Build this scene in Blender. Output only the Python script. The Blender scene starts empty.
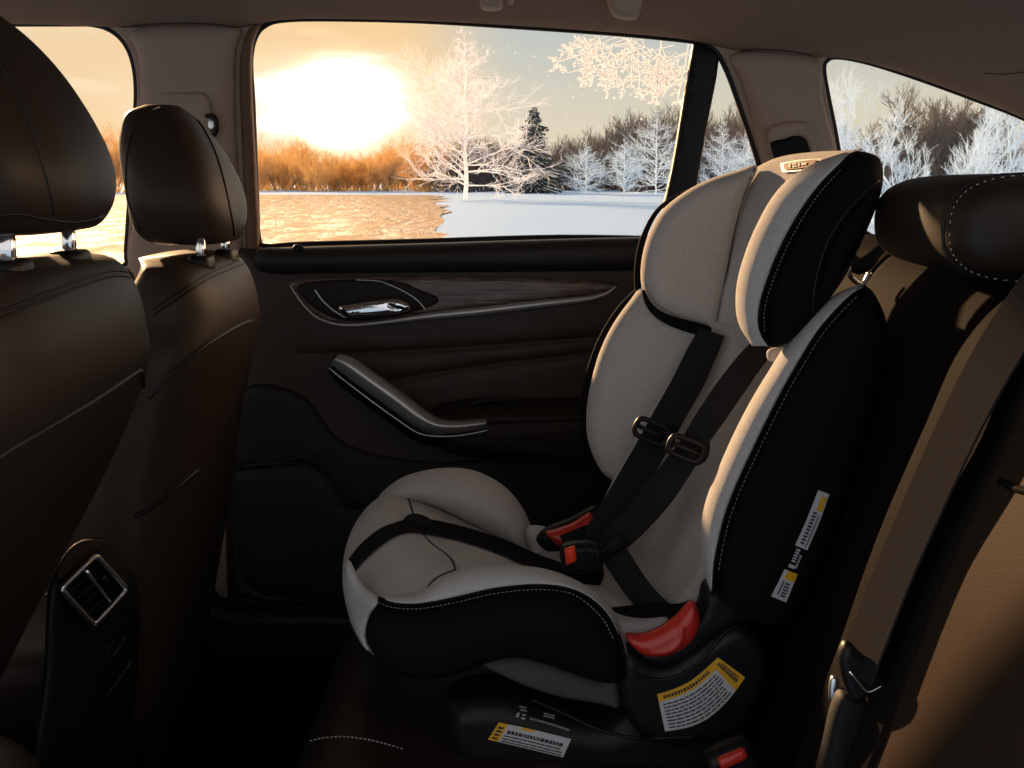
import bpy, bmesh, math, random
from mathutils import Vector, Matrix
from mathutils.bvhtree import BVHTree
from mathutils.geometry import delaunay_2d_cdt
random.seed(7)
C = bpy.context.scene.collection
W, H, F = 1024, 768, 1200.0
PITCH = math.atan(204/F)
CAM = Vector((0, 0, 1.25))
cp, sp = math.cos(PITCH), math.sin(PITCH)

def ray(px, py):
    u = (px-512)/F; v = -(py-384)/F
    return Vector((u, cp+v*sp, -sp+v*cp))
def P(px, py, Y):
    d = ray(px, py)
    return CAM + d*(Y/d.y)

# ------------------------------------------------------------------ materials
def newmat(name):
    m = bpy.data.materials.new(name); m.use_nodes = True
    nt = m.node_tree; b = nt.nodes['Principled BSDF']
    return m, nt, b
def mat(name, col, rough=.5, metal=0, spec=.5, bump=0, bscale=200, var=0, vscale=20, sheen=0, coord='Object', noise='noise', coat=0):
    m, nt, b = newmat(name)
    b.inputs['Base Color'].default_value = (*col, 1)
    b.inputs['Roughness'].default_value = rough
    b.inputs['Metallic'].default_value = metal
    b.inputs['Specular IOR Level'].default_value = spec
    b.inputs['Sheen Weight'].default_value = sheen
    b.inputs['Coat Weight'].default_value = coat
    tc = nt.nodes.new('ShaderNodeTexCoord')
    if var:
        n = nt.nodes.new('ShaderNodeTexNoise'); n.inputs['Scale'].default_value = vscale; n.inputs['Detail'].default_value = 6
        nt.links.new(tc.outputs[coord], n.inputs['Vector'])
        r = nt.nodes.new('ShaderNodeValToRGB')
        r.color_ramp.elements[0].position = .3; r.color_ramp.elements[1].position = .7
        r.color_ramp.elements[0].color = (*[c*(1-var) for c in col], 1)
        r.color_ramp.elements[1].color = (*[min(1, c*(1+var)) for c in col], 1)
        nt.links.new(n.outputs['Fac'], r.inputs['Fac']); nt.links.new(r.outputs['Color'], b.inputs['Base Color'])
    if bump:
        if noise == 'noise':
            n = nt.nodes.new('ShaderNodeTexNoise'); n.inputs['Detail'].default_value = 4; out = 'Fac'
        else:
            n = nt.nodes.new('ShaderNodeTexVoronoi'); out = 'Distance'
        n.inputs['Scale'].default_value = bscale
        nt.links.new(tc.outputs[coord], n.inputs['Vector'])
        bp = nt.nodes.new('ShaderNodeBump'); bp.inputs['Strength'].default_value = bump; bp.inputs['Distance'].default_value = .002
        nt.links.new(n.outputs[out], bp.inputs['Height']); nt.links.new(bp.outputs['Normal'], b.inputs['Normal'])
    return m
M = {}
M['leather'] = mat('black_leather', (.022, .015, .011), .48, spec=.2, bump=.05, bscale=350, noise='voronoi')
M['leather_sunwarm'] = mat('painted_sunwarm_leather', (.032, .020, .013), .62, spec=.02, bump=.08, bscale=420, noise='voronoi')  # black leather with the warmth of the sun put in as brown
M['leather_rear'] = mat('matte_black_leather', (.009, .007, .006), .7, spec=.01, bump=.08, bscale=420, noise='voronoi')
M['satin'] = mat('satin_silver_trim', (.50, .49, .48), .33, .55, spec=.6)
M['leather_flare'] = mat('flare_tinted_leather', (.040, .026, .018), .5, spec=.22, bump=.05, bscale=350, noise='voronoi')  # lens flare warmth put into the far front seat's leather colour
M['leather_soft'] = mat('dark_grey_leather', (.022, .018, .016), .5, spec=.3, bump=.12, bscale=350, noise='voronoi')
M['plastic'] = mat('black_plastic', (.007, .007, .008), .45, spec=.25, bump=.05, bscale=600)
M['plastic_matte'] = mat('matte_black_plastic', (.006, .006, .007), .65, spec=.2)
M['side_cloth'] = mat('black_side_cloth', (.006, .006, .007), .85, spec=.08, bump=.2, bscale=900)
M['fabric'] = mat('light_grey_fabric', (.47, .44, .415), .9, spec=.15, bump=.35, bscale=700, var=.10, vscale=420, sheen=.15)
M['fabric_cool'] = mat('grey_knit_fabric', (.47, .455, .44), .9, spec=.15, bump=.5, bscale=900, var=.16, vscale=700, sheen=.1)
M['fabric_dark'] = mat('mid_grey_fabric', (.075, .072, .072), .9, spec=.1, bump=.3, bscale=700, var=.1, vscale=400)
M['webbing'] = mat('black_webbing', (.020, .019, .020), .75, spec=0, bump=.3, bscale=1200)
M['chrome'] = mat('satin_chrome', (.85, .84, .83), .34, 1)
M['chrome_bright'] = mat('bright_chrome', (.9, .9, .9), .1, 1)
M['headliner'] = mat('grey_brown_headliner', (.25, .175, .135), .95, spec=.1, bump=.2, bscale=900, var=.06, vscale=300)
M['pillar'] = mat('taupe_pillar_trim', (.42, .30, .23), .75, spec=.3, bump=.08, bscale=700)
M['seal'] = mat('black_rubber_seal', (.008, .007, .007), .5, spec=.3)
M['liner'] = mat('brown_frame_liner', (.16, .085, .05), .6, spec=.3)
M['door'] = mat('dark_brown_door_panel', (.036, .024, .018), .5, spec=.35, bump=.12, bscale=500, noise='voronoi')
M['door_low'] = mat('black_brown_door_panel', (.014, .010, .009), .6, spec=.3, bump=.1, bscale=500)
M['red'] = mat('red_plastic', (.52, .030, .018), .32, spec=.5)
M['red_bright'] = mat('bright_red_plastic', (.90, .06, .025), .4, spec=.4)
M['white'] = mat('label_white', (.55, .55, .58), .55)
M['orange'] = mat('label_orange', (.78, .40, .015), .55)
M['ink'] = mat('label_ink', (.03, .03, .035), .6)
M['grey_ink'] = mat('label_grey_ink', (.35, .35, .36), .6)
M['thread'] = mat('pale_thread', (.50, .49, .46), .8)
M['copper'] = mat('copper_badge_metal', (.16, .055, .022), .6, 0, spec=.08)
M['carpet'] = mat('black_carpet', (.006, .006, .006), 1, spec=0, bump=.5, bscale=500)
M['snow_skytint'] = mat('snow', (.25, .43, .67), .8, spec=.2, bump=.6, bscale=.5, coord='Object')  # blue of the skylight is put into the snow colour
M['frost'] = mat('frosted_twigs', (.86, .84, .82), .8, spec=.2)
M['bark'] = mat('grey_brown_bark', (.15, .125, .11), .95, spec=.1)
M['needle'] = mat('dark_spruce_needles', (.055, .065, .05), .95, spec=.1, var=.5, vscale=2)

# walnut trim
m, nt, b = newmat('dark_walnut')
tc = nt.nodes.new('ShaderNodeTexCoord'); mp = nt.nodes.new('ShaderNodeMapping'); mp.inputs['Scale'].default_value = (6, 1, 90)
n = nt.nodes.new('ShaderNodeTexNoise'); n.inputs['Scale'].default_value = 3; n.inputs['Detail'].default_value = 8; n.inputs['Distortion'].default_value = .6
r = nt.nodes.new('ShaderNodeValToRGB'); r.color_ramp.elements[0].position = .35; r.color_ramp.elements[1].position = .68
r.color_ramp.elements[0].color = (.05, .030, .024, 1); r.color_ramp.elements[1].color = (.24, .17, .14, 1)
nt.links.new(tc.outputs['Object'], mp.inputs[0]); nt.links.new(mp.outputs[0], n.inputs['Vector']); nt.links.new(n.outputs['Fac'], r.inputs['Fac']); nt.links.new(r.outputs[0], b.inputs['Base Color'])
b.inputs['Roughness'].default_value = .32
M['walnut'] = m
# window glass
m = bpy.data.materials.new('window_glass'); m.use_nodes = True; nt = m.node_tree; nt.nodes.clear()
o = nt.nodes.new('ShaderNodeOutputMaterial'); mx = nt.nodes.new('ShaderNodeMixShader'); tr = nt.nodes.new('ShaderNodeBsdfTransparent')
gl = nt.nodes.new('ShaderNodeBsdfGlossy'); gl.inputs['Roughness'].default_value = .02
fr = nt.nodes.new('ShaderNodeFresnel'); fr.inputs['IOR'].default_value = 1.2
tr.inputs['Color'].default_value = (.985, .985, .985, 1)
nt.links.new(fr.outputs[0], mx.inputs[0]); nt.links.new(tr.outputs[0], mx.inputs[1]); nt.links.new(gl.outputs[0], mx.inputs[2]); nt.links.new(mx.outputs[0], o.inputs[0])
M['glass'] = m
# translucent twigs and frost
def translucent(name, c1, c2, f=.5):
    m = bpy.data.materials.new(name); m.use_nodes = True; nt = m.node_tree; nt.nodes.clear()
    o = nt.nodes.new('ShaderNodeOutputMaterial'); mx = nt.nodes.new('ShaderNodeMixShader'); mx.inputs[0].default_value = f
    a = nt.nodes.new('ShaderNodeBsdfDiffuse'); a.inputs[0].default_value = (*c1, 1)
    t = nt.nodes.new('ShaderNodeBsdfTranslucent'); t.inputs[0].default_value = (*c2, 1)
    nt.links.new(a.outputs[0], mx.inputs[1]); nt.links.new(t.outputs[0], mx.inputs[2]); nt.links.new(mx.outputs[0], o.inputs[0])
    return m
M['sunglow_twigs'] = translucent('sunglow_painted_twigs', (.60, .45, .25), (.98, .78, .46), .6)  # sun glow and haze put into the twig colour as gold
M['frost_cool'] = translucent('blue_white_frost', (.80, .89, .96), (.78, .87, .95), .6)
M['frost_lit'] = translucent('ice_coated_twigs', (.92, .90, .88), (.95, .90, .82), .45)
M['frost_glass'] = translucent('window_frost', (.88, .89, .92), (.88, .89, .92), .78)
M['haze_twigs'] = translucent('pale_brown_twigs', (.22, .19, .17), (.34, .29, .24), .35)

# ------------------------------------------------------------------ mesh helpers
def mk(name, verts, faces, m, parent=None, smooth=True, extra=None):
    me = bpy.data.meshes.new(name); me.from_pydata([tuple(v) for v in verts], [], faces); me.update()
    o = bpy.data.objects.new(name, me)
    ms = m if isinstance(m, list) else [m]
    for k in ms: me.materials.append(M[k] if isinstance(k, str) else k)
    if smooth: me.polygons.foreach_set('use_smooth', [True]*len(me.polygons))
    bm = bmesh.new(); bm.from_mesh(me); bmesh.ops.recalc_face_normals(bm, faces=bm.faces[:]); bm.to_mesh(me); bm.free()
    C.objects.link(o)
    if parent:
        o.parent = parent
        p = parent; off = Vector((0, 0, 0))
        while p: off += p.location; p = p.parent
        o.location = -off
    return o
def setp(o, label=None, cat=None, group=None, kind=None):
    if label: o['label'] = label
    if cat: o['category'] = cat
    if group: o['group'] = group
    if kind: o['kind'] = kind
    return o
def thing(name, label, cat, loc, group=None, kind=None):
    o = bpy.data.objects.new(name, None); C.objects.link(o); o.location = loc; o.empty_display_size = .05
    return setp(o, label, cat, group, kind)

def cr1(p0, p1, p2, p3, t):
    return (p1*2 + (p2-p0)*t + (p0*2-p1*5+p2*4-p3)*t*t + (p1*3-p0-p2*3+p3)*t*t*t)*.5
def cr(pts, n=6, closed=False):
    pts = [Vector(p) for p in pts]; N = len(pts); out = []
    if N == 2 and not closed:
        return [pts[0].lerp(pts[1], i/n) for i in range(n+1)]
    segs = N if closed else N-1
    for i in range(segs):
        if closed: a, b, c, d = pts[(i-1) % N], pts[i], pts[(i+1) % N], pts[(i+2) % N]
        else:
            b, c = pts[i], pts[i+1]
            a = pts[i-1] if i else b*2-c
            d = pts[i+2] if i+2 < N else c*2-b
        for k in range(n): out.append(cr1(a, b, c, d, k/n))
    if not closed: out.append(pts[-1].copy())
    return out
def resample(pts, step, closed=True):
    q = pts+[pts[0]] if closed else pts
    out = [q[0].copy()]; acc = 0
    for a, b in zip(q, q[1:]):
        L = (b-a).length
        if L < 1e-9: continue
        t = step-acc
        while t <= L:
            out.append(a.lerp(b, t/L)); t += step
        acc = L-(t-step)
    if closed and (out[-1]-out[0]).length < step*.5: out.pop()
    if not closed: out.append(q[-1].copy())
    return out

def dist_poly(x, y, poly, closed=True):
    best = 1e18; N = len(poly)
    for i in range(N if closed else N-1):
        ax, ay = poly[i][0], poly[i][1]; bx, by = poly[(i+1) % N][0], poly[(i+1) % N][1]
        dx, dy = bx-ax, by-ay; L = dx*dx+dy*dy
        t = 0 if L == 0 else max(0, min(1, ((x-ax)*dx+(y-ay)*dy)/L))
        ex, ey = ax+t*dx-x, ay+t*dy-y
        d = ex*ex+ey*ey
        if d < best: best = d
    return math.sqrt(best)
def inside(x, y, poly):
    c = False; N = len(poly); j = N-1
    for i in range(N):
        if (poly[i][1] > y) != (poly[j][1] > y) and x < (poly[j][0]-poly[i][0])*(y-poly[i][1])/(poly[j][1]-poly[i][1])+poly[i][0]: c = not c
        j = i
    return c

def pillow(name, outline, Y, m, parent=None, thick=.04, edge=.02, bulge=0, step=7, creases=(), smooth_outline=True, cw=.008, cd=.006, back=1.0, nose=None):
    """A solid cushion/panel: outline drawn at depth Y (number or function of px,py), rounded at its rim over `edge` metres."""
    Yf = Y if callable(Y) else (lambda a, b: Y)
    o2 = [Vector((p[0], p[1], 0)) for p in outline]
    o2 = cr(o2, 8, True) if smooth_outline else o2
    o2 = resample(o2, step*.6)
    poly = [(p.x, p.y) for p in o2]
    xs = [p[0] for p in poly]; ys = [p[1] for p in poly]
    cx = sum(xs)/len(xs); cy = sum(ys)/len(ys)
    sc = Yf(cx, cy)/F
    epx = edge/sc
    pts = [Vector((p.x, p.y)) for p in o2]; n0 = len(pts)
    # concentric layers near the rim, then a jittered grid
    N = n0
    cl = [[(q[0], q[1]) for q in cr([Vector((a, b, 0)) for a, b in c], 5)] for c in creases]
    for lay in (.06, .18, .38, .66, 1.0):
        for i in range(0, N, 1 if lay < .3 else 2):
            a, b = o2[i-1], o2[(i+1) % N]; t = (b-a); nrm = Vector((-t.y, t.x, 0)).normalized()
            for s in (1, -1):
                q = o2[i]+nrm*s*epx*lay
                if inside(q.x, q.y, poly) and dist_poly(q.x, q.y, poly) > epx*lay*.93: pts.append(Vector((q.x, q.y)))
    y = min(ys); row = 0
    while y < max(ys):
        x = min(xs)+(step/2 if row % 2 else 0)
        while x < max(xs):
            if inside(x, y, poly) and dist_poly(x, y, poly) > max(epx*1.02, step*.4): pts.append(Vector((x, y)))
            x += step
        y += step*.87; row += 1
    for c in cl:
        rs = resample([Vector((a, b, 0)) for a, b in c], 3.0, False)
        wpx = cw/sc
        for k in range(1, len(rs)-1):
            t = (rs[k+1]-rs[k-1]); nn = Vector((-t.y, t.x, 0)).normalized()
            for s in (-.9, -.4, 0, .4, .9):
                q = rs[k]+nn*s*wpx
                if inside(q.x, q.y, poly) and dist_poly(q.x, q.y, poly) > 1.5: pts.append(Vector((q.x, q.y)))
    res = delaunay_2d_cdt(pts, [(i, (i+1) % n0) for i in range(n0)], [], 1, 1e-4)
    v2, tris = res[0], res[2]
    rim = set()
    dd = []
    for v in v2:
        d = dist_poly(v.x, v.y, poly); dd.append(d)
    vf = []; vb = []; mapb = {}
    bw = max(epx*1.2, .35*min(max(xs)-min(xs), max(ys)-min(ys)))
    verts = []; faces = []
    for i, v in enumerate(v2):
        d = dd[i]
        k = 1-min(d/epx, 1) if epx > 0 else 0
        h = thick/2*math.sqrt(max(0, 1-k*k))+bulge*(1-(1-min(d/bw, 1))**2)
        for c in cl:
            e = dist_poly(v.x, v.y, c, False)*sc
            h -= cd*math.exp(-(e/cw)**2)*min(1, d/epx if epx else 1)
        base = P(v.x, v.y, Yf(v.x, v.y))
        isr = d < .05
        verts.append(base+Vector((0, -1, 0))*(0 if isr else h))
        if isr: rim.add(i)
    n = len(verts)
    for i, v in enumerate(v2):
        if i in rim: mapb[i] = i
        else:
            k = 1-min(dd[i]/epx, 1) if epx > 0 else 0
            h = back*thick/2*math.sqrt(max(0, 1-k*k))
            mapb[i] = len(verts); verts.append(P(v.x, v.y, Yf(v.x, v.y))+Vector((0, h, 0)))
    for t in tris:
        faces.append(tuple(t)); faces.append(tuple(mapb[j] for j in reversed(t)))
    return mk(name, verts, faces, m, parent)

def loft(name, rings, m, parent=None, nu=4, nv=5, closed=True, cap=True, thick=0, smooth=True):
    """Smooth surface through rings of points; capped to a solid when closed."""
    R = [cr(r, nv, closed) if nv > 1 else [Vector(q) for q in r] for r in rings]
    cols = len(R[0])
    S = [cr([R[i][j] for i in range(len(R))], nu) if nu > 1 else [R[i][j] for i in range(len(R))] for j in range(cols)]
    rows = len(S[0])
    verts = [S[j][i] for i in range(rows) for j in range(cols)]
    faces = []
    jj = cols if closed else cols-1
    for i in range(rows-1):
        for j in range(jj):
            a = i*cols+j; b = i*cols+(j+1) % cols
            faces.append((a, b, b+cols, a+cols))
    if closed and cap:
        for i0 in (0, rows-1):
            base = i0*cols; c = sum((verts[base+j] for j in range(cols)), Vector())/cols
            ci = len(verts); verts.append(c)
            for j in range(cols): faces.append((base+j, base+(j+1) % cols, ci))
    if thick:
        n = len(verts); ns = [Vector() for _ in range(n)]
        for f in faces:
            nn = (verts[f[1]]-verts[f[0]]).cross(verts[f[2]]-verts[f[0]])
            for k in f: ns[k] += nn
        vv = verts[:]
        for k in range(n): vv.append(verts[k]+ns[k].normalized()*thick)
        fs = faces+[tuple(k+n for k in reversed(f)) for f in faces]
        cnt = {}
        for f in faces:
            for a, b in zip(f, f[1:]+f[:1]):
                cnt[(min(a, b), max(a, b))] = cnt.get((min(a, b), max(a, b)), 0)+1
        for (a, b), c in cnt.items():
            if c == 1: fs.append((a, b, b+n, a+n))
        verts, faces = vv, fs
    return mk(name, verts, faces, m, parent, smooth)

def tube_data(pts, r, seg=10, closed=False, flat=1.0, up=Vector((0, 0, 1))):
    n = len(pts); verts = []; faces = []
    for i, p in enumerate(pts):
        a = pts[i-1] if (i or closed) else p
        b = pts[(i+1) % n] if (i < n-1 or closed) else p
        t = (b-a).normalized()
        s = t.cross(up)
        if s.length < 1e-4: s = t.cross(Vector((0, 1, 0)))
        s.normalize(); w = s.cross(t)
        rr = r[i] if isinstance(r, list) else r
        for k in range(seg):
            an = 2*math.pi*k/seg
            verts.append(p+s*math.cos(an)*rr+w*math.sin(an)*rr*flat)
    m = n if closed else n-1
    for i in range(m):
        for k in range(seg):
            a = i*seg+k; b = i*seg+(k+1) % seg; c = ((i+1) % n)*seg
            faces.append((a, b, c+(k+1) % seg, c+k))
    if not closed:
        faces.append(tuple(range(seg-1, -1, -1))); faces.append(tuple((n-1)*seg+k for k in range(seg)))
    return verts, faces
def tube(name, pts, r, m, parent=None, n=6, seg=10, closed=False, flat=1.0, up=Vector((0, -1, 0))):
    q = cr(pts, n, closed)
    if isinstance(r, (list, tuple)):
        rr = cr([Vector((a, 0, 0)) for a in r], n, closed); r = [x.x for x in rr]
    v, f = tube_data(q, r, seg, closed, flat, up)
    return mk(name, v, f, m, parent)
def strap(name, left, right, m, parent=None, th=.0015, n=6, fold=0):
    """Flat webbing between two edge lines given as 3D points."""
    L = cr(left, n); R = cr(right, n); verts = []; faces = []
    N = len(L)
    for i in range(N):
        t = (L[min(i+1, N-1)]-L[max(i-1, 0)])
        nn = (R[i]-L[i]).cross(t).normalized()
        if nn.y > 0: nn = -nn
        md = (L[i]+R[i])/2
        verts += [L[i]+nn*th, md+nn*(th+fold), R[i]+nn*th, R[i]-nn*th, md-nn*(th-fold), L[i]-nn*th]
    for i in range(N-1):
        for k in range(6):
            a = i*6+k; b = i*6+(k+1) % 6; faces.append((a, b, b+6, a+6))
    faces.append((5, 4, 3, 2, 1, 0)); faces.append(tuple((N-1)*6+k for k in range(6)))
    o = mk(name, verts, faces, m, parent, smooth=False)
    return o
def rbox(name, c, size, m, parent=None, bev=.004, rot=None, seg=3):
    bm = bmesh.new(); bmesh.ops.create_cube(bm, size=1)
    bmesh.ops.scale(bm, vec=size, verts=bm.verts)
    bmesh.ops.bevel(bm, geom=bm.edges[:], offset=min(bev, min(size)*.45), segments=seg, profile=.5, affect='EDGES')
    if rot is not None: bmesh.ops.transform(bm, matrix=rot.to_4x4(), verts=bm.verts)
    bmesh.ops.translate(bm, vec=c, verts=bm.verts)
    me = bpy.data.meshes.new(name); bm.to_mesh(me); bm.free()
    vs = [v.co.copy() for v in me.vertices]; fs = [tuple(p.vertices) for p in me.polygons]
    bpy.data.meshes.remove(me)
    return mk(name, vs, fs, m, parent)
def bvh(*objs):
    vs = []; fs = []
    for o in objs:
        off = Vector((0, 0, 0)); p = o
        while p: off += p.location; p = p.parent
        n = len(vs); vs += [v.co+off for v in o.data.vertices]; fs += [tuple(k+n for k in pp.vertices) for pp in o.data.polygons]
    return BVHTree.FromPolygons(vs, fs)
def hit(tree, px, py, lift=.0008, fallback=None):
    d = ray(px, py).normalized()
    loc, nrm, i, dist = tree.ray_cast(CAM, d, 100)
    if loc is None:
        return P(px, py, fallback) if fallback else None
    if nrm.dot(d) > 0: nrm = -nrm
    return loc+nrm*lift
def seam(name, tree, pts, r, m, parent, lift=.0004, n=6, fb=None, seg=6):
    q = cr([Vector((a, b, 0)) for a, b in pts], n)
    w = [hit(tree, p.x, p.y, lift, fb) for p in q]; w = [x for x in w if x is not None]
    v, f = tube_data(w, r, seg, False, 1, Vector((0, -1, 0)))
    return mk(name, v, f, m, parent)
def stitches(name, tree, pts, parent, gap=4.2, ln=2.4, r=.00042, m='thread', fb=None):
    q = resample(cr([Vector((a, b, 0)) for a, b in pts], 10), .6, False)
    V_, F_ = [], []; k = 0; per = int(gap/.6); on = int(ln/.6)
    while k+on < len(q):
        a = hit(tree, q[k].x, q[k].y, .0006, fb); b = hit(tree, q[k+on].x, q[k+on].y, .0006, fb)
        if a and b and (a-b).length < .02:
            v, f = tube_data([a, b], r, 5, False, 1, Vector((0, -1, 0))); n = len(V_)
            V_ += v; F_ += [tuple(i+n for i in ff) for ff in f]
        k += per
    o = mk(name, V_, F_, m, parent); o['kind'] = 'stuff'; o['label'] = 'pale dashed stitching'
    return o
def decal(name, tree, top, bot, u0, u1, v0, v1, m, parent, lift=.0008, nu=10, nv=4, fb=None):
    T = cr([Vector((a, b, 0)) for a, b in top], 10); B = cr([Vector((a, b, 0)) for a, b in bot], 10)
    def at(L, u):
        x = u*(len(L)-1); i = min(int(x), len(L)-2); return L[i].lerp(L[i+1], x-i)
    verts = []; faces = []
    for l in (lift, lift-.0004):
        for i in range(nu+1):
            for j in range(nv+1):
                u = u0+(u1-u0)*i/nu; v = v0+(v1-v0)*j/nv
                q = at(T, u).lerp(at(B, u), v)
                verts.append(hit(tree, q.x, q.y, l, fb) or P(q.x, q.y, fb or 1.3))
    c = nv+1; n = (nu+1)*c
    for i in range(nu):
        for j in range(nv):
            a = i*c+j; faces.append((a, a+1, a+c+1, a+c)); faces.append((n+a+c, n+a+c+1, n+a+1, n+a))
    for i in range(nu): faces += [(i*c, (i+1)*c, n+(i+1)*c, n+i*c), (i*c+nv, n+i*c+nv, n+(i+1)*c+nv, (i+1)*c+nv)]
    for j in range(nv): faces += [(j, n+j, n+j+1, j+1), (nu*c+j, nu*c+j+1, n+nu*c+j+1, n+nu*c+j)]
    return verts, faces
def decal_o(name, specs, m, parent, tree, top, bot, lift, fb=None, nu=8, nv=3):
    V_, F_ = [], []
    for (u0, u1, v0, v1) in specs:
        v, f = decal(name, tree, top, bot, u0, u1, v0, v1, m, parent, lift, nu, nv, fb); n = len(V_)
        V_ += v; F_ += [tuple(i+n for i in ff) for ff in f]
    return mk(name, V_, F_, m, parent, smooth=False)
def textrows(u0, u1, rows, h, rnd, wmin=.02, wmax=.06, gap=.012):
    out = []
    for v in rows:
        u = u0
        while u < u1-wmin:
            w = rnd.uniform(wmin, wmax); out.append((u, min(u+w, u1), v, v+h)); u += w+gap
    return out
def sering(cx, cy, a, b, z, n=2.6, k=20, lean=0):
    out = []
    for i in range(k):
        t = 2*math.pi*i/k; c, s = math.cos(t), math.sin(t)
        x = a*math.copysign(abs(c)**(2/n), c); y = b*math.copysign(abs(s)**(2/n), s)
        out.append(Vector((cx+x, cy+y, z+lean*x)))
    return out

# ================================================================== EXTERIOR
def ground():
    rnd = random.Random(3)
    xs = [-400+i*20 for i in range(41)]
    verts = []; faces = []
    ys = [-60, -30, -10, 0, 3, 6, 10, 14, 18, 22, 27, 33, 40, 48, 58, 70, 84, 100, 120, 145, 175, 220, 300, 500]
    for y in ys:
        for i in range(81):
            x = -400+i*10 if abs(-40+i) > 40 else -400+i*10
            sx = (i-40)/40; x = 400*math.copysign(abs(sx)**1.6, sx)
            z = .12*math.sin(x*.35+y*.12)*math.sin(y*.21+1)+.08*math.sin(x*.9+y*.4)
            if abs(y) < 16: z *= max(0, (abs(y)-8)/8)
            if 3 < y < 118 and x < -.055*y: z = -.25
            verts.append((x, y, z*.5-.05))
    n = 81
    for r in range(len(ys)-1):
        for i in range(n-1):
            a = r*n+i; faces.append((a, a+1, a+n+1, a+n))
    o = mk('snow_field', verts, faces, 'snow_skytint')
    return setp(o, kind='structure')
g = ground(); g.name = 'floor_outside'
setp(g, 'snow field with blue skylight painted in, stretching to the treeline outside the windows', 'snow')
# wet golden track, left half of the view
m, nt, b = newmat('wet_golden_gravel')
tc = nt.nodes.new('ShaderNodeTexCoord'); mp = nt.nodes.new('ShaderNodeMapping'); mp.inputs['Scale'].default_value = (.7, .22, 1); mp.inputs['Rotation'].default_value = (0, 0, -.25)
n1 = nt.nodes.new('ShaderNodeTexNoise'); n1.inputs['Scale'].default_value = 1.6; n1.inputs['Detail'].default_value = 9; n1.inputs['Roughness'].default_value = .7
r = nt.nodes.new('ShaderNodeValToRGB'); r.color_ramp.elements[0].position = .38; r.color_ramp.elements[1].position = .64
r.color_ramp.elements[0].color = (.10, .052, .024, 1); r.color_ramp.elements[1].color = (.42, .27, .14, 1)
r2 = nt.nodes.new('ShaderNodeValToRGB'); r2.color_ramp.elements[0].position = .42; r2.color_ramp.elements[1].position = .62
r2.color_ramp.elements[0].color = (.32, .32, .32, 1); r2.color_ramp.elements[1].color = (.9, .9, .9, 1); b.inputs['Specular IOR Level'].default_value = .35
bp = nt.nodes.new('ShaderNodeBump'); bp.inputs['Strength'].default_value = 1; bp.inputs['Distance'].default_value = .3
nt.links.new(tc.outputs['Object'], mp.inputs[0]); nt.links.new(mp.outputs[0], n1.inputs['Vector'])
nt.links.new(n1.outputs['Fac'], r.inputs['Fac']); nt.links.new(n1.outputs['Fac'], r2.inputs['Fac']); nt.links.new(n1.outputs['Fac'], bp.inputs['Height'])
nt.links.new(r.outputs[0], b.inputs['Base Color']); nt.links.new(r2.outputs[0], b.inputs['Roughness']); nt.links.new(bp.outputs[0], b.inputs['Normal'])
M['track'] = m
def track():
    verts = []; faces = []; ys = [4*1.07**i for i in range(50)]
    rnd = random.Random(5)
    for y in ys:
        xr = -.058*y+(.006*math.sin(y*.5)+.004*math.sin(y*1.7))*y
        xl = -.85*y-10
        for i in range(25):
            t = i/24; x = xl+(xr-xl)*t
            e = min(1, (1-t)*12)*min(1, (y-3)/4)*min(1, (118-y)/30)
            verts.append((x, y, .12*e+.02*math.sin(x*1.3)*e-.10))
    for r_ in range(len(ys)-1):
        for i in range(24):
            a = r_*25+i; faces.append((a, a+1, a+26, a+25))
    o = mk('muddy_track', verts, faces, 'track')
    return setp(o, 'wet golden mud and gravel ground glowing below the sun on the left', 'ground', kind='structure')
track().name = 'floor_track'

def seg3(V_, F_, a, b, ra, rb):
    t = (b-a)
    if t.length < 1e-6: return
    t.normalize(); s = t.cross(Vector((.3, .9, .2))).normalized(); w = s.cross(t); n = len(V_)
    for p, r_ in ((a, ra), (b, rb)):
        for k in range(3):
            an = 2.094*k; V_.append(p+(s*math.cos(an)+w*math.sin(an))*r_)
    for k in range(3): F_.append((n+k, n+(k+1) % 3, n+3+(k+1) % 3, n+3+k))
def grow(V_, F_, rnd, p, d, L, r_, depth, spread, kids, droop=0, shrink=.68):
    steps = 3; q = p
    for s in range(steps):
        d = (d+Vector((rnd.uniform(-1, 1), rnd.uniform(-1, 1), rnd.uniform(-1, 1)-droop))*.13).normalized()
        e = q+d*L/steps
        seg3(V_, F_, q, e, r_*(1-s*.2), r_*(1-(s+1)*.2))
        if depth > 0:
            for c in range(kids if s else max(1, kids-1)):
                ax = Vector((rnd.uniform(-1, 1), rnd.uniform(-1, 1), rnd.uniform(-.4, .8))).normalized()
                nd = (d+ax*spread).normalized()
                grow(V_, F_, rnd, e, nd, L*shrink*rnd.uniform(.7, 1.1), r_*.55, depth-1, spread, kids, droop, shrink)
        q = e
def frosted_tree(seed, h, width, mat_, kids=2, depth=3, tr=.05, name='frosted_tree', whorls=26, low=.08, upw=.2):
    """central leader with side limbs, all coated in ice"""
    rnd = random.Random(seed); V_, F_ = [], []
    q = Vector((0, 0, 0)); N = whorls
    for i in range(N):
        t0 = i/N; t1 = (i+1)/N
        e = Vector((rnd.uniform(-.02, .02)*h*.3, rnd.uniform(-.02, .02)*h*.3, h*t1))
        seg3(V_, F_, q, e, tr*(1-t0)+.012, tr*(1-t1)+.012)
        if t1 > low:
            prof = (.8+min(.3, (t1-low)*2)) if t1 < .42 else 1.1*(max(0, 1-t1)/.58)**1.6+.12
            for k in range(3):
                an = rnd.uniform(0, 6.28); nd = Vector((math.cos(an), math.sin(an), rnd.uniform(-.25, .6)+upw)).normalized()
                grow(V_, F_, rnd, e, nd, width*.42*prof*rnd.uniform(.5, 1.1), tr*.35*(1-t1)+.012, depth-1, .8, kids, .2, .6)
        q = e
    return V_, F_
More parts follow.
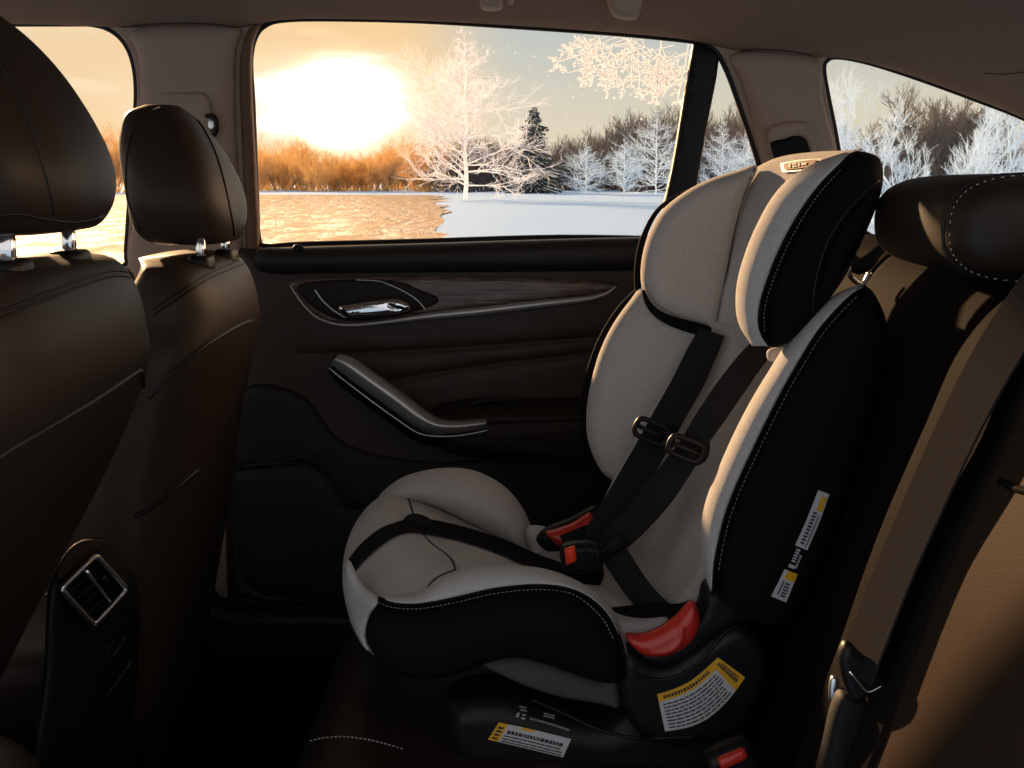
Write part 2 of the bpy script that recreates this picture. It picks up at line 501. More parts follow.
def bush(seed, h, width, depth=4, stems=7, kids=2, r_=.05):
    rnd = random.Random(seed); V_, F_ = [], []
    for k in range(stems):
        an = rnd.uniform(0, 6.28); rr = rnd.uniform(0, .3)*width
        p = Vector((math.cos(an)*rr, math.sin(an)*rr*.6, 0)); d = Vector((math.cos(an)*.55*width/h, math.sin(an)*.5, 1)).normalized()
        grow(V_, F_, rnd, p, d, h*.46*(rnd.uniform(.7, 1.1) if k % 2 else rnd.uniform(.25, .7)), r_, depth, .75, kids, -.35, .6)
    # clip to the ground
    V_ = [Vector((v.x, v.y, max(v.z, 0))) for v in V_]
    return V_, F_
def plant(name, data, m_, loc, label, cat, group=None):
    o = mk(name, data[0], data[1], m_, smooth=False); o.location = loc
    return setp(o, label, cat, group)
def gpos(px, D): return Vector(((px-512)/F*D*1.0, D*cp, 0))
# hero ice-coated tree left of the middle
plant('frosted_tree', frosted_tree(11, 10.6, 9.5, 'frost_lit', kids=2, depth=4, tr=.16, whorls=24, low=.08), 'frost_glass', gpos(467, 83)+Vector((0, 0, .0)),
      'tall sparkling ice-coated tree standing alone on the snow, right of the sun', 'tree')
# young frosted trees on the snow edge
for i, (px, h, w, sd, lab) in enumerate([(584, 4.6, 3.6, 21, 'small white frosted tree, leftmost of the young ones past the dark spruce'),
                                        (621, 5.0, 3.2, 22, 'slim white frosted tree between the small left one and the broad right one'),
                                        (652, 7.6, 5.4, 23, 'broad white frosted tree nearest the black window divider')]):
    plant('frosted_tree', frosted_tree(sd, h, w*1.2, 'frost', kids=2, depth=3, tr=.09, whorls=30, low=.03), 'frost_cool', gpos(px, 118), lab, 'tree')
for px, h, sd, lab in ((716, 6.2, 31, 'frosted tree seen through the narrow fixed pane beside the divider'), (741, 5.6, 32, 'low frosted tree at the right corner of the narrow fixed pane')):
    plant('frosted_tree', frosted_tree(sd, h, 5.5, 'frost', kids=2, depth=3, tr=.07, whorls=26, low=.03), 'frost_cool', gpos(px, 112), lab, 'tree')
# spruce
def spruce():
    rnd = random.Random(4); t = thing('spruce_tree', 'dark conical spruce dusted with snow in the middle of the view', 'tree', gpos(533, 120))
    h = 8.3; V_, F_ = [], []
    v, f = tube_data([Vector((0, 0, 0)), Vector((0, 0, h*.5)), Vector((.05, 0, h*.97))], [.14, .09, .02], 7)
    k = mk('trunk', v, f, 'bark', t); k.location = (0, 0, 0)
    S_, G_ = [], []
    for i in range(46):
        z = .35+(h-.5)*i/46; rad = 2.15*(1-i/46)**.65+.12; rad *= rnd.uniform(.65, 1.2)
        nb = int(9+rad*5)
        for b_ in range(nb):
            an = 6.283*b_/nb+rnd.uniform(-.3, .3); L = rad*rnd.uniform(.45, 1.2)
            d = Vector((math.cos(an), math.sin(an), -.28)); p = Vector((0, 0, z+.15))
            side = Vector((-math.sin(an), math.cos(an), 0))
            for s in range(6):
                a = p+d*L*s/6; w = .17*(1.1-s/7)
                n = len(V_); V_ += [a, a+d*L/4+side*w-Vector((0, 0, rnd.uniform(.08, .25))), a+d*L/3.2+Vector((0, 0, .05)), a+d*L/4-side*w-Vector((0, 0, rnd.uniform(.08, .25)))]
                F_ += [(n, n+1, n+2), (n, n+2, n+3), (n, n+3, n+1), (n+1, n+3, n+2)]
                if rnd.random() < .62:
                    n = len(S_); o_ = Vector((0, 0, .05)); S_ += [a+o_, a+d*L/4+side*w*.8+o_*.2, a+d*L/3.2+o_*2, a+d*L/4-side*w*.8+o_*.2]
                    G_ += [(n, n+1, n+2), (n, n+2, n+3), (n, n+3, n+1), (n+1, n+3, n+2)]
    k = mk('needles', V_, F_, 'needle', t, smooth=False); k.location = (0, 0, 0); k['kind'] = 'stuff'
    k = mk('snow_clumps', S_, G_, 'frost', t, smooth=False); k.location = (0, 0, 0); k['kind'] = 'stuff'; k['label'] = 'white snow clumps on the boughs'
spruce()
# far treeline: shared meshes, individual objects
kinds = {}
for key, mt in (('sunglow', 'sunglow_twigs'), ('grey', 'haze_twigs')):
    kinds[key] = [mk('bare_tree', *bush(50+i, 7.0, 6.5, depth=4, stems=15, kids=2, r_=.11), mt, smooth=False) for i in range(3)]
used = set(); rnd = random.Random(9)
def line(px, D, h, key):
    k = rnd.randrange(3); src = kinds[key][k]
    o = src if (key, k) not in used else src.copy()
    if (key, k) in used: C.objects.link(o)
    used.add((key, k))
    s = h/7.0
    o.location = gpos(px, D)+Vector((0, 0, -.1)); o.rotation_euler = (0, 0, rnd.uniform(0, 6.28)); o.scale = (s*1.05, s*1.05, s)
    if key == 'sunglow':
        if px < 140: setp(o, 'bare bush with golden sun glow painted in, seen through the front side window past the head restraints', 'tree', 'bushes beyond the front side window')
        else: setp(o, 'bare bush with golden sun glow painted in, in the hazy treeline under and around the sun', 'tree', 'golden treeline under the sun')
    elif px > 800: setp(o, 'dark blue-grey bush behind the frosted boughs in the rear quarter window', 'tree', 'dark bushes behind the frosted tree')
    else: setp(o, 'grey-brown leafless tree in the far treeline behind the frosted trees', 'tree', 'grey treeline behind the snow')
def topy(px):
    T = [(240, 150), (290, 143), (345, 156), (370, 152), (395, 140), (430, 138), (470, 140), (510, 145), (545, 150), (580, 143), (615, 132), (640, 120), (700, 122), (760, 120), (800, 120)]
    for (a, b), (c, d) in zip(T, T[1:]):
        if a <= px <= c: return b+(d-b)*(px-a)/(c-a)
    return 140
px = 246
while px < 790:
    D = rnd.uniform(135, 170); h = (187-topy(px))/F*D*rnd.uniform(.92, 1.12)+.6
    line(px, D, h, 'sunglow' if px < 440 else 'grey'); px += rnd.uniform(7, 11)
for px in (-20, 20, 60, 95, 112, 128): line(px, 130, rnd.uniform(4, 6)+(2 if px > 90 else 0), 'sunglow')
for px in range(246, 440, 12): line(px+rnd.uniform(-3, 3), 180, (187-topy(px))/F*180*.75+1, 'sunglow')
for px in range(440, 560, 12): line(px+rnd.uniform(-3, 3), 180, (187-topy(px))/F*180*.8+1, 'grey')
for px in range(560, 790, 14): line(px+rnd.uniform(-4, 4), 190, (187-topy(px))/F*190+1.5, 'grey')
for px, D, h in ((868, 60, 5.0), (890, 55, 5.6), (915, 52, 6.2), (938, 50, 6.6), (960, 50, 6.0), (985, 52, 4.8), (1010, 60, 4.2), (1035, 60, 4.6), (850, 70, 4.6), (905, 70, 5.6), (950, 66, 6.0)): line(px, D, h*.85, 'grey')
# big near frosted tree behind the rear quarter window
plant('frosted_bush', bush(77, 5.6, 6.0, depth=5, stems=13, kids=2, r_=.05), 'frost_cool', gpos(915, 34)+Vector((0, 0, -.1)), 'large white frosted bush filling the rear quarter window', 'bush')
plant('frosted_bush', bush(78, 3.0, 5.0, depth=4, stems=11, kids=2, r_=.045), 'frost_cool', gpos(1010, 36), 'low white frosted bush at the right edge of the rear quarter window', 'bush')

# ================================================================== CAR SHELL
YD = 2.25
def plane_pts(pts, Y, n=8, smooth=True):
    q = [Vector((a, b, 0)) for a, b in pts]
    q = cr(q, n, True) if smooth else q
    return [P(p.x, p.y, Y) for p in q]
win_front = [(-260, 28), (-100, 24), (60, 23), (95, 24), (115, 32), (128, 47), (135, 68), (137, 95), (135, 130), (131, 190), (127, 250), (124, 266), (80, 268), (-100, 276), (-260, 280), (-270, 150)]
win_rear = [(254, 150), (252, 100), (250, 60), (255, 36), (266, 24), (285, 19), (330, 18), (420, 20), (520, 26), (620, 33), (690, 40), (706, 44), (718, 53), (728, 72), (740, 105), (752, 140), (762, 175), (770, 225), (765, 238), (700, 240), (560, 238), (420, 242), (300, 245), (266, 247), (258, 238), (256, 200)]
win_quart = [(823, 70), (826, 60), (838, 56), (870, 62), (920, 78), (980, 100), (1030, 120), (1130, 168), (1240, 235), (1240, 262), (1100, 252), (900, 240), (866, 234), (854, 222), (845, 190), (834, 130), (827, 95)]
def shell_side():
    cu = bpy.data.curves.new('side', 'CURVE'); cu.dimensions = '2D'; cu.fill_mode = 'BOTH'
    cu.extrude = .012; cu.bevel_depth = .010; cu.offset = -.010; cu.bevel_resolution = 4
    outer = [P(-330, -60, YD), P(1500, -60, YD), P(1500, 420, YD), P(640, 420, YD), P(640, 258, YD), P(240, 262, YD), P(236, 640, YD), P(180, 640, YD), P(150, 300, YD), P(-330, 300, YD)]
    for k, pts in enumerate((outer, plane_pts(win_front, YD, 5), plane_pts(win_rear, YD, 5), plane_pts(win_quart, YD, 5))):
        s = cu.splines.new('POLY'); s.points.add(len(pts)-1); s.use_cyclic_u = True
        for i, p in enumerate(pts): s.points[i].co = (p.x, p.z, 0, 1)
    ob = bpy.data.objects.new('tmp', cu); C.objects.link(ob)
    bpy.context.view_layer.update()
    me = bpy.data.meshes.new_from_object(ob.evaluated_get(bpy.context.evaluated_depsgraph_get()))
    vs = [Vector((v.co.x, YD-v.co.z+.012, v.co.y)) for v in me.vertices]; fs = [tuple(p.vertices) for p in me.polygons]
    bpy.data.objects.remove(ob); bpy.data.meshes.remove(me)
    o = mk('wall_right', vs, fs, 'pillar', smooth=False)
    return setp(o, 'taupe pillars and frame of the far side of the car around the windows', 'car body', kind='structure')
wall = shell_side()
def win(name, outline, label, pane_Y=YD+.045):
    t = thing(name, label, 'window', P(outline[0][0], outline[0][1], YD), kind='structure')
    pts = plane_pts(outline, YD, 5)
    tube('window_seal', pts, .0065, 'seal', t, n=1, seg=8, closed=True)
    pts2 = plane_pts(outline, pane_Y, 5); n = len(pts2); c = sum(pts2, Vector())/n
    grown = [c+(p-c)*1.01 for p in pts2]
    v = grown+[p+Vector((0, .004, 0)) for p in grown]
    mk('pane', v, [tuple(range(n)), tuple(range(2*n-1, n-1, -1))]+[(i, (i+1) % n, n+(i+1) % n, n+i) for i in range(n)], 'glass', t, smooth=False)
    # outer reveal of the frame
    V_ = []; 
    a = [P(0, 0, 1)]*0
    rev = [(p, p+Vector((0, .06, 0))) for p in pts]
    for p, q in rev: 
        o_ = (p-c); o_.y = 0; o_ = o_.normalized()*.010
        V_ += [p+o_, q+o_, q+o_*2.2, p+o_*2.2]
    F_ = []
    for i in range(n):
        for k in range(4): F_.append((i*4+k, i*4+(k+1) % 4, ((i+1) % n)*4+(k+1) % 4, ((i+1) % n)*4+k))
    mk('window_frame', V_, F_, 'seal', t)
    return t
w1 = win('window_1', win_front, 'front side window on the far side, seen past the head restraints')
w2 = win('window_2', win_rear, 'large rear door window showing the sun and the snow')
w3 = win('window_3', win_quart, 'rear quarter window on the right showing a frosted bush')
# slanted divider of the rear door window
dv = pillow('window_divider', [(693, 38), (720, 50), (716, 80), (706, 130), (694, 200), (690, 245), (655, 245), (664, 200), (672, 165), (681, 110)], YD+.012, 'seal', w2, thick=.03, edge=.006, smooth_outline=False, step=9)
tube('divider_trim', [P(695, 42, YD-.004), P(684, 105, YD-.004), P(675, 160, YD-.004), P(664, 212, YD-.004)], .0022, 'door', w2)
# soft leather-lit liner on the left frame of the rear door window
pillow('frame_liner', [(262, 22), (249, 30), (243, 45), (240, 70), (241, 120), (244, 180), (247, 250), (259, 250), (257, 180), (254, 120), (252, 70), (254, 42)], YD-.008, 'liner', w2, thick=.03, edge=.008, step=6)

# headliner
def headliner():
    line_ = [(-420, 18), (-200, 20), (0, 20), (110, 23), (160, 24), (235, 24), (255, 20), (300, 15), (420, 17), (520, 22), (620, 29), (690, 36), (735, 46), (790, 53), (838, 54), (870, 59), (920, 74), (980, 96), (1030, 116), (1130, 164), (1240, 228)]
    rows = []
    line_ = [(a, b-7) for a, b in line_]
    rows.append([P(a, b, YD-.013) for a, b in line_])
    rows.append([P(a, b-5, YD-.034) for a, b in line_])
    rows.append([P(a, b-20, YD-.075) for a, b in line_])
    rows.append([P(a, b-44, YD-.15) for a, b in line_])
    z3 = [p.z for p in rows[-1]]
    rows.append([Vector((p.x*.98, 1.9, max(p.z+.05, 1.58 if p.x < .5 else p.z+.04))) for p in rows[-1]])
    rows.append([Vector((p.x*.95, 1.4, max(q, 1.60)+.05)) for p, q in zip(rows[-1], z3)])
    rows.append([Vector((p.x, .66, p.z-.02)) for p in rows[-1]])
    rows.append([Vector((p.x, .60, p.z-.06)) for p in rows[-1]])
    o = loft('ceiling', rows, 'headliner', nu=4, nv=3, closed=False, thick=.02)
    return setp(o, 'grey-brown fabric headliner curving down to the window tops', 'ceiling', kind='structure')
ceil = headliner()
tb = bvh(wall, ceil)
# floor, near sill, cargo floor
fl = rbox('floor', Vector((-.3, 1.45, .33)), (3.2, 1.7, .06), 'carpet', bev=.01); setp(fl, 'black carpet on the car floor', 'floor', kind='structure')
sill = pillow('trim_1', [(184, 470), (196, 470), (202, 540), (212, 585), (232, 602), (340, 604), (420, 606), (420, 680), (220, 676), (196, 610), (186, 560)], YD-.06, 'plastic', thick=.08, edge=.02, step=9)
setp(sill, 'black plastic sill trim running under the rear door', 'trim', kind='structure')
for nm, c, s in (('wall_left', Vector((-.3, .64, .42)), (3.2, .06, .2)), ('wall_front', Vector((-1.5, 1.45, .65)), (.06, 1.66, .8))):
    o = rbox(nm, c, s, 'plastic_matte', bev=.02); setp(o, 'black lower body panel of the car', 'car body', kind='structure')
o = rbox('wall_back', Vector((.95, 1.45, .58)), (.5, 1.66, .5), 'plastic_matte', bev=.03); setp(o, 'black cargo cover behind the rear bench', 'car body', kind='structure')
# seams on trims
o = seam('trim_2', tb, [(122, 27), (150, 24), (190, 23), (225, 25), (238, 28)], .0011, 'seal', None); setp(o, 'dark seam at the top of the belt pillar', 'trim', kind='structure')
o = seam('trim_3', tb, [(742, 50), (760, 49), (790, 51), (812, 55)], .0010, 'seal', None); setp(o, 'dark seam at the top of the rear pillar', 'trim', kind='structure')
o = seam('trim_4', tb, [(985, 73), (1005, 74), (1024, 72)], .0009, 'seal', None); setp(o, 'dark seam in the roof lining at the far right', 'trim', kind='structure')
# B pillar padding: gentle raised panel
bp_ = pillow('trim_5', [(128, 34), (150, 26), (185, 24), (222, 25), (243, 30), (237, 48), (236, 70), (236, 120), (239, 180), (243, 258), (240, 330), (160, 330), (130, 270), (136, 200), (140, 130), (141, 95), (140, 65), (135, 46)], YD-.010, 'pillar', thick=.05, edge=.032, bulge=.006, step=9)
setp(bp_, 'taupe belt pillar trim between the front and rear side windows', 'trim', kind='structure')
tbp = bvh(bp_)
# belt height adjuster on B pillar
t = thing('belt_height_adjuster', 'taupe belt height adjuster plate on the pillar above the far front seat', 'belt adjuster', P(185, 110, YD-.04))
pillow('plate', [(161, 95), (185, 93), (203, 93), (210, 104), (212, 130), (205, 150), (165, 150), (160, 120)], YD-.044, 'pillar', t, thick=.016, edge=.006, step=6)
tube('guide_ring', [P(206, 116, YD-.05), P(213, 116, YD-.055), P(217, 124, YD-.055), P(215, 134, YD-.05), P(208, 137, YD-.05)], .004, 'plastic', t)
pillow('button', [(209, 118), (214, 118), (215, 128), (211, 131), (208, 126)], YD-.05, 'chrome', t, thick=.008, edge=.003, step=4)
# C pillar trim and belt opening
cp_ = pillow('trim_6', [(730, 56), (760, 51), (800, 54), (819, 62), (823, 100), (836, 150), (846, 200), (862, 260), (880, 330), (790, 330), (775, 240), (766, 180), (754, 130), (742, 85)], YD-.012, 'pillar', thick=.04, edge=.025, bulge=.003, step=9)
setp(cp_, 'taupe rear pillar trim between the door window and the quarter window', 'trim', kind='structure')
t = thing('belt_outlet', 'black seat belt outlet recessed in the rear pillar trim above the child seat', 'belt outlet', P(790, 150, YD-.03))
pillow('hood', [(766, 142), (769, 128), (780, 123), (800, 121), (810, 126), (816, 150), (812, 158), (805, 140), (795, 136), (778, 140)], YD-.036, 'pillar', t, thick=.02, edge=.006, step=5)
pillow('opening', [(771, 143), (785, 139), (803, 133), (812, 148), (820, 172), (790, 178), (778, 165)], YD-.034, 'plastic_matte', t, thick=.012, edge=.004, step=5)
# lighter return edges framing the pillars
# grab handle and coat hook on the roof rail
t = thing('grab_handle', 'grey folding grab handle end at the top edge above the window', 'grab handle', P(496, 0, 2.1))
pillow('mount', [(480, -22), (502, -22), (503, 4), (499, 10), (484, 10), (480, 4)], 2.10, 'pillar', t, thick=.06, edge=.008, step=5)
pillow('grip', [(400, -34), (450, -26), (513, -22), (514, 2), (508, 5), (502, -4), (450, -10), (400, -22)], 2.09, 'pillar', t, thick=.05, edge=.009, step=6)
t = thing('coat_hook', 'small grey coat hook hanging from the roof rail above the window', 'hook', P(625, 0, 2.13))
pillow('hook', [(608, -8), (640, -8), (639, 15), (633, 20), (618, 18), (611, 12)], 2.12, 'pillar', t, thick=.05, edge=.007, step=5)
pillow('base', [(600, -14), (648, -14), (646, 4), (604, 2)], 2.14, 'headliner', t, thick=.02, edge=.006, step=6)

fd = thing('door_2', 'front passenger door panel, mostly hidden behind the front seats', 'door', P(0, 600, YD), kind='structure')
pillow('door_panel', [(-800, 288), (-300, 290), (60, 274), (140, 268), (192, 300), (196, 480), (190, 620), (150, 680), (-300, 700), (-800, 700)], YD-.01, 'door', fd, thick=.05, edge=.02, step=26, smooth_outline=False)
# ================================================================== REAR DOOR
door = thing('door_1', 'dark brown rear passenger door panel with silver trims', 'door', P(430, 600, YD), kind='structure')
YP = YD-.02
panel = pillow('door_panel', [(240, 248), (262, 249), (430, 244), (640, 238), (800, 238), (830, 330), (830, 560), (700, 610), (420, 640), (330, 636), (250, 634), (228, 600), (226, 520), (232, 400), (236, 300)], YP, 'door', door, thick=.05, edge=.02, bulge=.012, step=10, smooth_outline=False,
               creases=[[(300, 352), (420, 348), (560, 338), (700, 326)], [(378, 380), (470, 365), (560, 354), (680, 338)]], cw=.006, cd=.005)
pillow('top_roll', [(258, 250), (300, 247), (430, 243), (640, 237), (800, 238), (802, 262), (640, 270), (450, 272), (330, 273), (262, 272)], YP-.035, 'leather_soft', door, thick=.05, edge=.022, step=8)
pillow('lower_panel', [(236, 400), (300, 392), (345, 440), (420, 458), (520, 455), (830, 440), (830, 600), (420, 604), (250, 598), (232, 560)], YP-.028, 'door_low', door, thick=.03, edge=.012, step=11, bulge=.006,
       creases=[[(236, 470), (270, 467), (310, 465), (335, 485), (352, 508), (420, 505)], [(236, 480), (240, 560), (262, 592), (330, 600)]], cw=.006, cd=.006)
wood = pillow('wood_trim', [(290, 284), (300, 279), (350, 277), (420, 276), (520, 277), (600, 281), (618, 285), (606, 294), (560, 299), (480, 308), (420, 315), (370, 322), (335, 324), (312, 312), (298, 298)], YP-.034, 'walnut', door, thick=.02, edge=.008, step=6)
pillow('handle_cup', [(296, 286), (315, 281), (360, 279), (400, 281), (418, 288), (440, 298), (428, 308), (385, 318), (345, 321), (320, 312), (305, 300)], YP-.040, 'door_low', door, thick=.014, edge=.006, step=5)
tube('trim_strip', [P(a, b, YP-.05) for a, b in ((290, 285), (296, 295), (306, 308), (318, 318), (335, 324), (355, 325), (385, 322), (430, 316), (480, 311), (540, 304), (585, 299), (605, 294), (617, 286))],
     [.0012, .0018, .002, .0025, .003, .0035, .004, .007, .008, .0075, .006, .004, .001], 'satin', door)
tube('cup_edge', [P(a, b, YP-.05) for a, b in ((315, 290), (322, 300), (333, 310), (346, 318))], .0016, 'chrome', door)
tube('cup_rim', [P(a, b, YP-.05) for a, b in ((356, 280), (378, 281), (390, 285), (405, 292), (417, 300), (426, 310))], .0012, 'chrome', door)
hd = pillow('door_handle', [(338, 306), (352, 303), (375, 300), (395, 298), (405, 301), (411, 307), (405, 312), (385, 315), (360, 317), (345, 316)], YP-.068, 'chrome_bright', door, thick=.022, edge=.009, step=4, creases=[[(388, 303), (394, 308), (404, 309)]], cw=.003, cd=.003)
# armrest and pull handle
arm = pillow('armrest', [(430, 412), (455, 402), (480, 399), (560, 399), (650, 396), (700, 400), (700, 455), (600, 462), (500, 458), (445, 448)], YP-.07, 'leather', door, thick=.13, edge=.03, step=8,
             creases=[[(490, 418), (540, 416), (600, 414)]], cw=.005, cd=.004)
tube('armrest_lip', [P(a, b, YP-.10) for a, b in ((352, 372), (385, 385), (420, 408), (450, 415), (478, 402), (520, 399))], .004, 'door_low', door)
def bar(name, ctr, hw, dep, m_, Y0):
    rings = []
    for (a, b, hx, hy) in ctr:
        rings.append([P(a-hx, b-hy, Y0), P(a, b, Y0-dep), P(a+hx, b+hy, Y0-dep*.6), P(a+hx*1.1, b+hy*1.1, Y0+.01), P(a, b, Y0+.03)])
    return loft(name, rings, m_, door, nu=6, nv=5)
# silver bar: centre line with half widths (offset vector up-right)
bar('pull_handle', [(334, 360, 4, -5), (345, 366, 7, -7), (370, 384, 7, -8), (395, 402, 7, -8), (418, 419, 6, -8), (436, 427, 2, -8), (455, 428, 0, -7), (475, 426, -1, -6), (487, 424, -1, -5)], 1, .028, 'satin', YP-.12)
bar('pull_handle_base', [(332, 366, 4, -5), (344, 376, 6, -8), (368, 394, 6, -9), (393, 412, 6, -9), (416, 430, 5, -9), (436, 438, 1, -9), (455, 438, 0, -9), (475, 435, -1, -8), (490, 432, -2, -7)], 1, .018, 'plastic', YP-.115)
tube('pull_handle_line', [P(a, b, YP-.148) for a, b in ((329, 368), (345, 381), (370, 400), (395, 418), (416, 432), (432, 436), (455, 436), (475, 433), (488, 430))], .0011, 'chrome', door)
pillow('lock_pin', [(293, 246), (299, 244), (304, 248), (300, 253), (294, 252)], YP-.066, 'plastic', door, thick=.01, edge=.004, step=3)
tdr = bvh(panel)
seam('panel_seam', tdr, [(380, 381), (420, 374), (480, 365), (560, 355), (640, 344)], .0012, 'leather_soft', door)
tl = bvh(bpy.data.objects['lower_panel'])
seam('pocket_edge', tl, [(244, 466), (280, 463), (306, 466), (322, 478), (338, 497), (346, 508)], .0022, 'leather_soft', door)
seam('pocket_line', tl, [(338, 508), (350, 511), (372, 506)], .0015, 'leather_soft', door)
seam('pocket_crease', tl, [(258, 476), (285, 462), (320, 452), (360, 444)], .0018, 'leather_soft', door)
o = bpy.data.objects['lower_panel']

# frost on the glass
def frost():
    rnd = random.Random(12); V_, F_ = [], []
    def dendrite(p, an, L, lev):
        q = p; n = 5
        for i in range(n):
            an2 = an+rnd.uniform(-.12, .12); e = (q[0]+math.cos(an2)*L/n, q[1]+math.sin(an2)*L/n)
            seg3(V_, F_, P(q[0], q[1], YD+.04), P(e[0], e[1], YD+.04), .0008 if lev else .0012, .0006)
            if lev < 2:
                for s in (-1, 1):
                    if rnd.random() < .8: dendrite(e, an2+s*rnd.uniform(.6, 1.1), L*.36*(1.1-i/n), lev+1)
            q = e
    for (x, y, an, L) in ((690, 40, 1.75, 62), (660, 50, 1.62, 50), (662, 40, 1.7, 60), (632, 34, 1.6, 50), (600, 30, 1.8, 40), (690, 50, 2.7, 90), (675, 44, 2.9, 110), (650, 36, 2.95, 95), (640, 60, 2.8, 60), (610, 34, 2.8, 50), (688, 70, 2.6, 50)):
        dendrite((x, y), an, L, 0)
    for i in range(300):
        x = rnd.gauss(625, 38); y = rnd.gauss(62, 16)
        if i > 190: x = rnd.uniform(430, 690); y = rnd.uniform(35, 130)
        if y < 42+max(0, (x-550))*.06 or x > 686: continue
        r_ = rnd.uniform(.4, 1.5) if i <= 190 else rnd.uniform(.3, .8); k = len(V_)
        a = rnd.uniform(0, 6)
        for s in range(4): V_.append(P(x+math.cos(a+s*1.57)*r_, y+math.sin(a+s*1.57)*r_*rnd.uniform(.6, 1.4), YD+.04))
        V_.append(P(x, y, YD+.038))
        F_.extend([(k, k+1, k+4), (k+1, k+2, k+4), (k+2, k+3, k+4), (k+3, k, k+4), (k, k+3, k+2, k+1)])
    V_ = [v+Vector((0, .014, 0)) for v in V_]
    o = mk('frost_crystals', V_, F_, 'frost_glass', smooth=False)
    setp(o, 'white frost crystals on the upper right of the rear door window', 'frost', kind='stuff')
frost()

# ================================================================== FRONT SEATS
def front_seat(dy, dx, dz, label, labh, first):
    low = (lambda z: -.35*max(0, 1.02-z)) if first else (lambda z: 0)
    t = thing('front_seat', label, 'car seat', Vector((-.58+dx, dy, .36)))
    cy = dy; far = not first
    # backrest: (z, rear x extreme)
    sec = [(.50, -.50, .225), (.62, -.475, .235), (.75, -.45, .24), (.86, -.432, .24), (.96, -.412, .24), (1.05, -.393, .235), (1.10, -.390, .225), (1.14, -.400, .21), (1.168, -.418, .185), (1.180, -.445, .13)]
    rings = []
    for z, xr, b_ in sec:
        xr += low(z)+(.014 if first else 0); b_ -= (.03 if first and z < .8 else 0)
        a = .085 if z < 1.1 else .085*(1-(z-1.1)/.078*.55)
        zb = z+dz-(.036*min(1, max(0, (z-.9)/.2)) if far else 0)
        if far and z > 1.09: b_ *= .93
        rings.append(sering(xr+dx-a, cy, a, b_, zb, 3.0, 28, lean=0))
    bk = loft('backrest', rings, 'leather_flare' if far else 'leather', t, nu=5, nv=3)
    tree = bvh(bk)
    # headrest
    hz = [(1.194, -.03, .040, .085), (1.200, -.012, .058, .115), (1.225, .0, .071, .140), (1.26, 0, .072, .146), (1.30, -.013, .070, .142), (1.345, -.038, .064, .130), (1.38, -.066, .054, .112), (1.405, -.095, .040, .085), (1.418, -.115, .022, .045)]
    hr = thing_child = None
    rings = [sering(-.397+(0 if far else .013)+dx+o_*(.72 if far else 1)-a, cy+.005+(.015 if far else 0), a, b_*((.93*(1 if 1.25 < z < 1.31 else (.93 if z < 1.35 else .82))) if far else 1), (1.160+(z-1.194)*.87 if far else z+.008*max(0, (1.3-z)/.1))+dz, 2.7, 28) for z, o_, a, b_ in [(z, (o_-.0), a, b_) for z, o_, a, b_ in hz]]
    hr = loft('headrest', rings, 'leather_flare' if far else 'leather', t, nu=5, nv=3)
    th = bvh(hr)
    hz0 = dz+(-.037 if far else 0)
    for s in (-.072, .072):
        pz0 = 1.15+dz-(.036 if far else 0)
        v, f = tube_data([Vector((-.432+dx, cy+s, pz0)), Vector((-.432+dx, cy+s, 1.23+hz0))], .0068, 14, False, 1, Vector((0, 1, 0)))
        mk('headrest_post', v, f, 'chrome_bright', t)
        rings = [sering(-.432+dx, cy+s, .017*k, .028*k, 1.172+dz-(.036 if far else 0)+zz, 2.6, 16) for k, zz in ((1, -.012), (1, .004), (.85, .010), (.45, .012))]
        loft('post_sleeve', rings, 'plastic', t, nu=2, nv=2)
    return t, bk, hr, tree, th
fs1, bk1, hr1, t1, th1 = front_seat(1.105, 0, 0, 'black leather front seat nearest the camera at the far left edge', '', True)
fs2, bk2, hr2, t2, th2 = front_seat(1.745, 0, 0, 'black leather front seat with brown flare tint painted in, farther from the camera, beside the belt pillar', '', False)
for (tr_, par, pts) in ((t1, fs1, [(-40, 330), (0, 312), (40, 296), (80, 280), (112, 271), (134, 273)]), (t1, fs1, [(-40, 338), (0, 319), (40, 302), (80, 286), (112, 276), (138, 278)]),
                        (t2, fs2, [(152, 310), (175, 295), (205, 276), (235, 262), (255, 257)]), (t2, fs2, [(153, 315), (176, 300), (207, 280), (237, 266), (257, 260)])):
    seam('top_seam', tr_, pts, .0014, 'seal', par)
seam('pocket_piping', t1, [(-60, 490), (-20, 468), (20, 443), (60, 420), (100, 396), (125, 379), (138, 371), (142, 376), (142, 392)], .0028, 'leather_soft', fs1, lift=.001)
seam('pocket_piping', t2, [(148, 398), (170, 375), (195, 353), (220, 336), (242, 324), (252, 321)], .0028, 'leather_soft', fs2, lift=.001)
seam('pocket_handle', t2, [(134, 516), (150, 508), (170, 493), (188, 478), (198, 470)], .003, 'plastic', fs2, lift=.001)
seam('headrest_piping', th1, [(-2, 62), (18, 95), (34, 135), (46, 175), (52, 200), (54, 215)], .0012, 'leather_soft', fs1, lift=.0002)
seam('headrest_seam', th1, [(-10, 216), (20, 214), (40, 218), (75, 222), (104, 216)], .0013, 'seal', fs1, lift=.0004)
seam('headrest_piping', th2, [(190, 111), (204, 130), (216, 155), (226, 190), (233, 225), (234, 236)], .0016, 'leather_soft', fs2, lift=.0004)
seam('headrest_piping', th2, [(160, 108), (140, 118), (130, 140), (126, 170), (128, 200), (140, 230)], .0016, 'leather_soft', fs2, lift=.0004)
# lower rear shells (pocket covers) a little proud
pillow('back_shell', [(-60, 500), (0, 462), (60, 427), (118, 390), (136, 384), (134, 420), (118, 462), (98, 520), (70, 600), (40, 720), (-60, 760)], lambda a, b: 1.0+.30*(a+60)/200-.0, 'plastic', fs1, thick=.03, edge=.012, step=10) if False else None
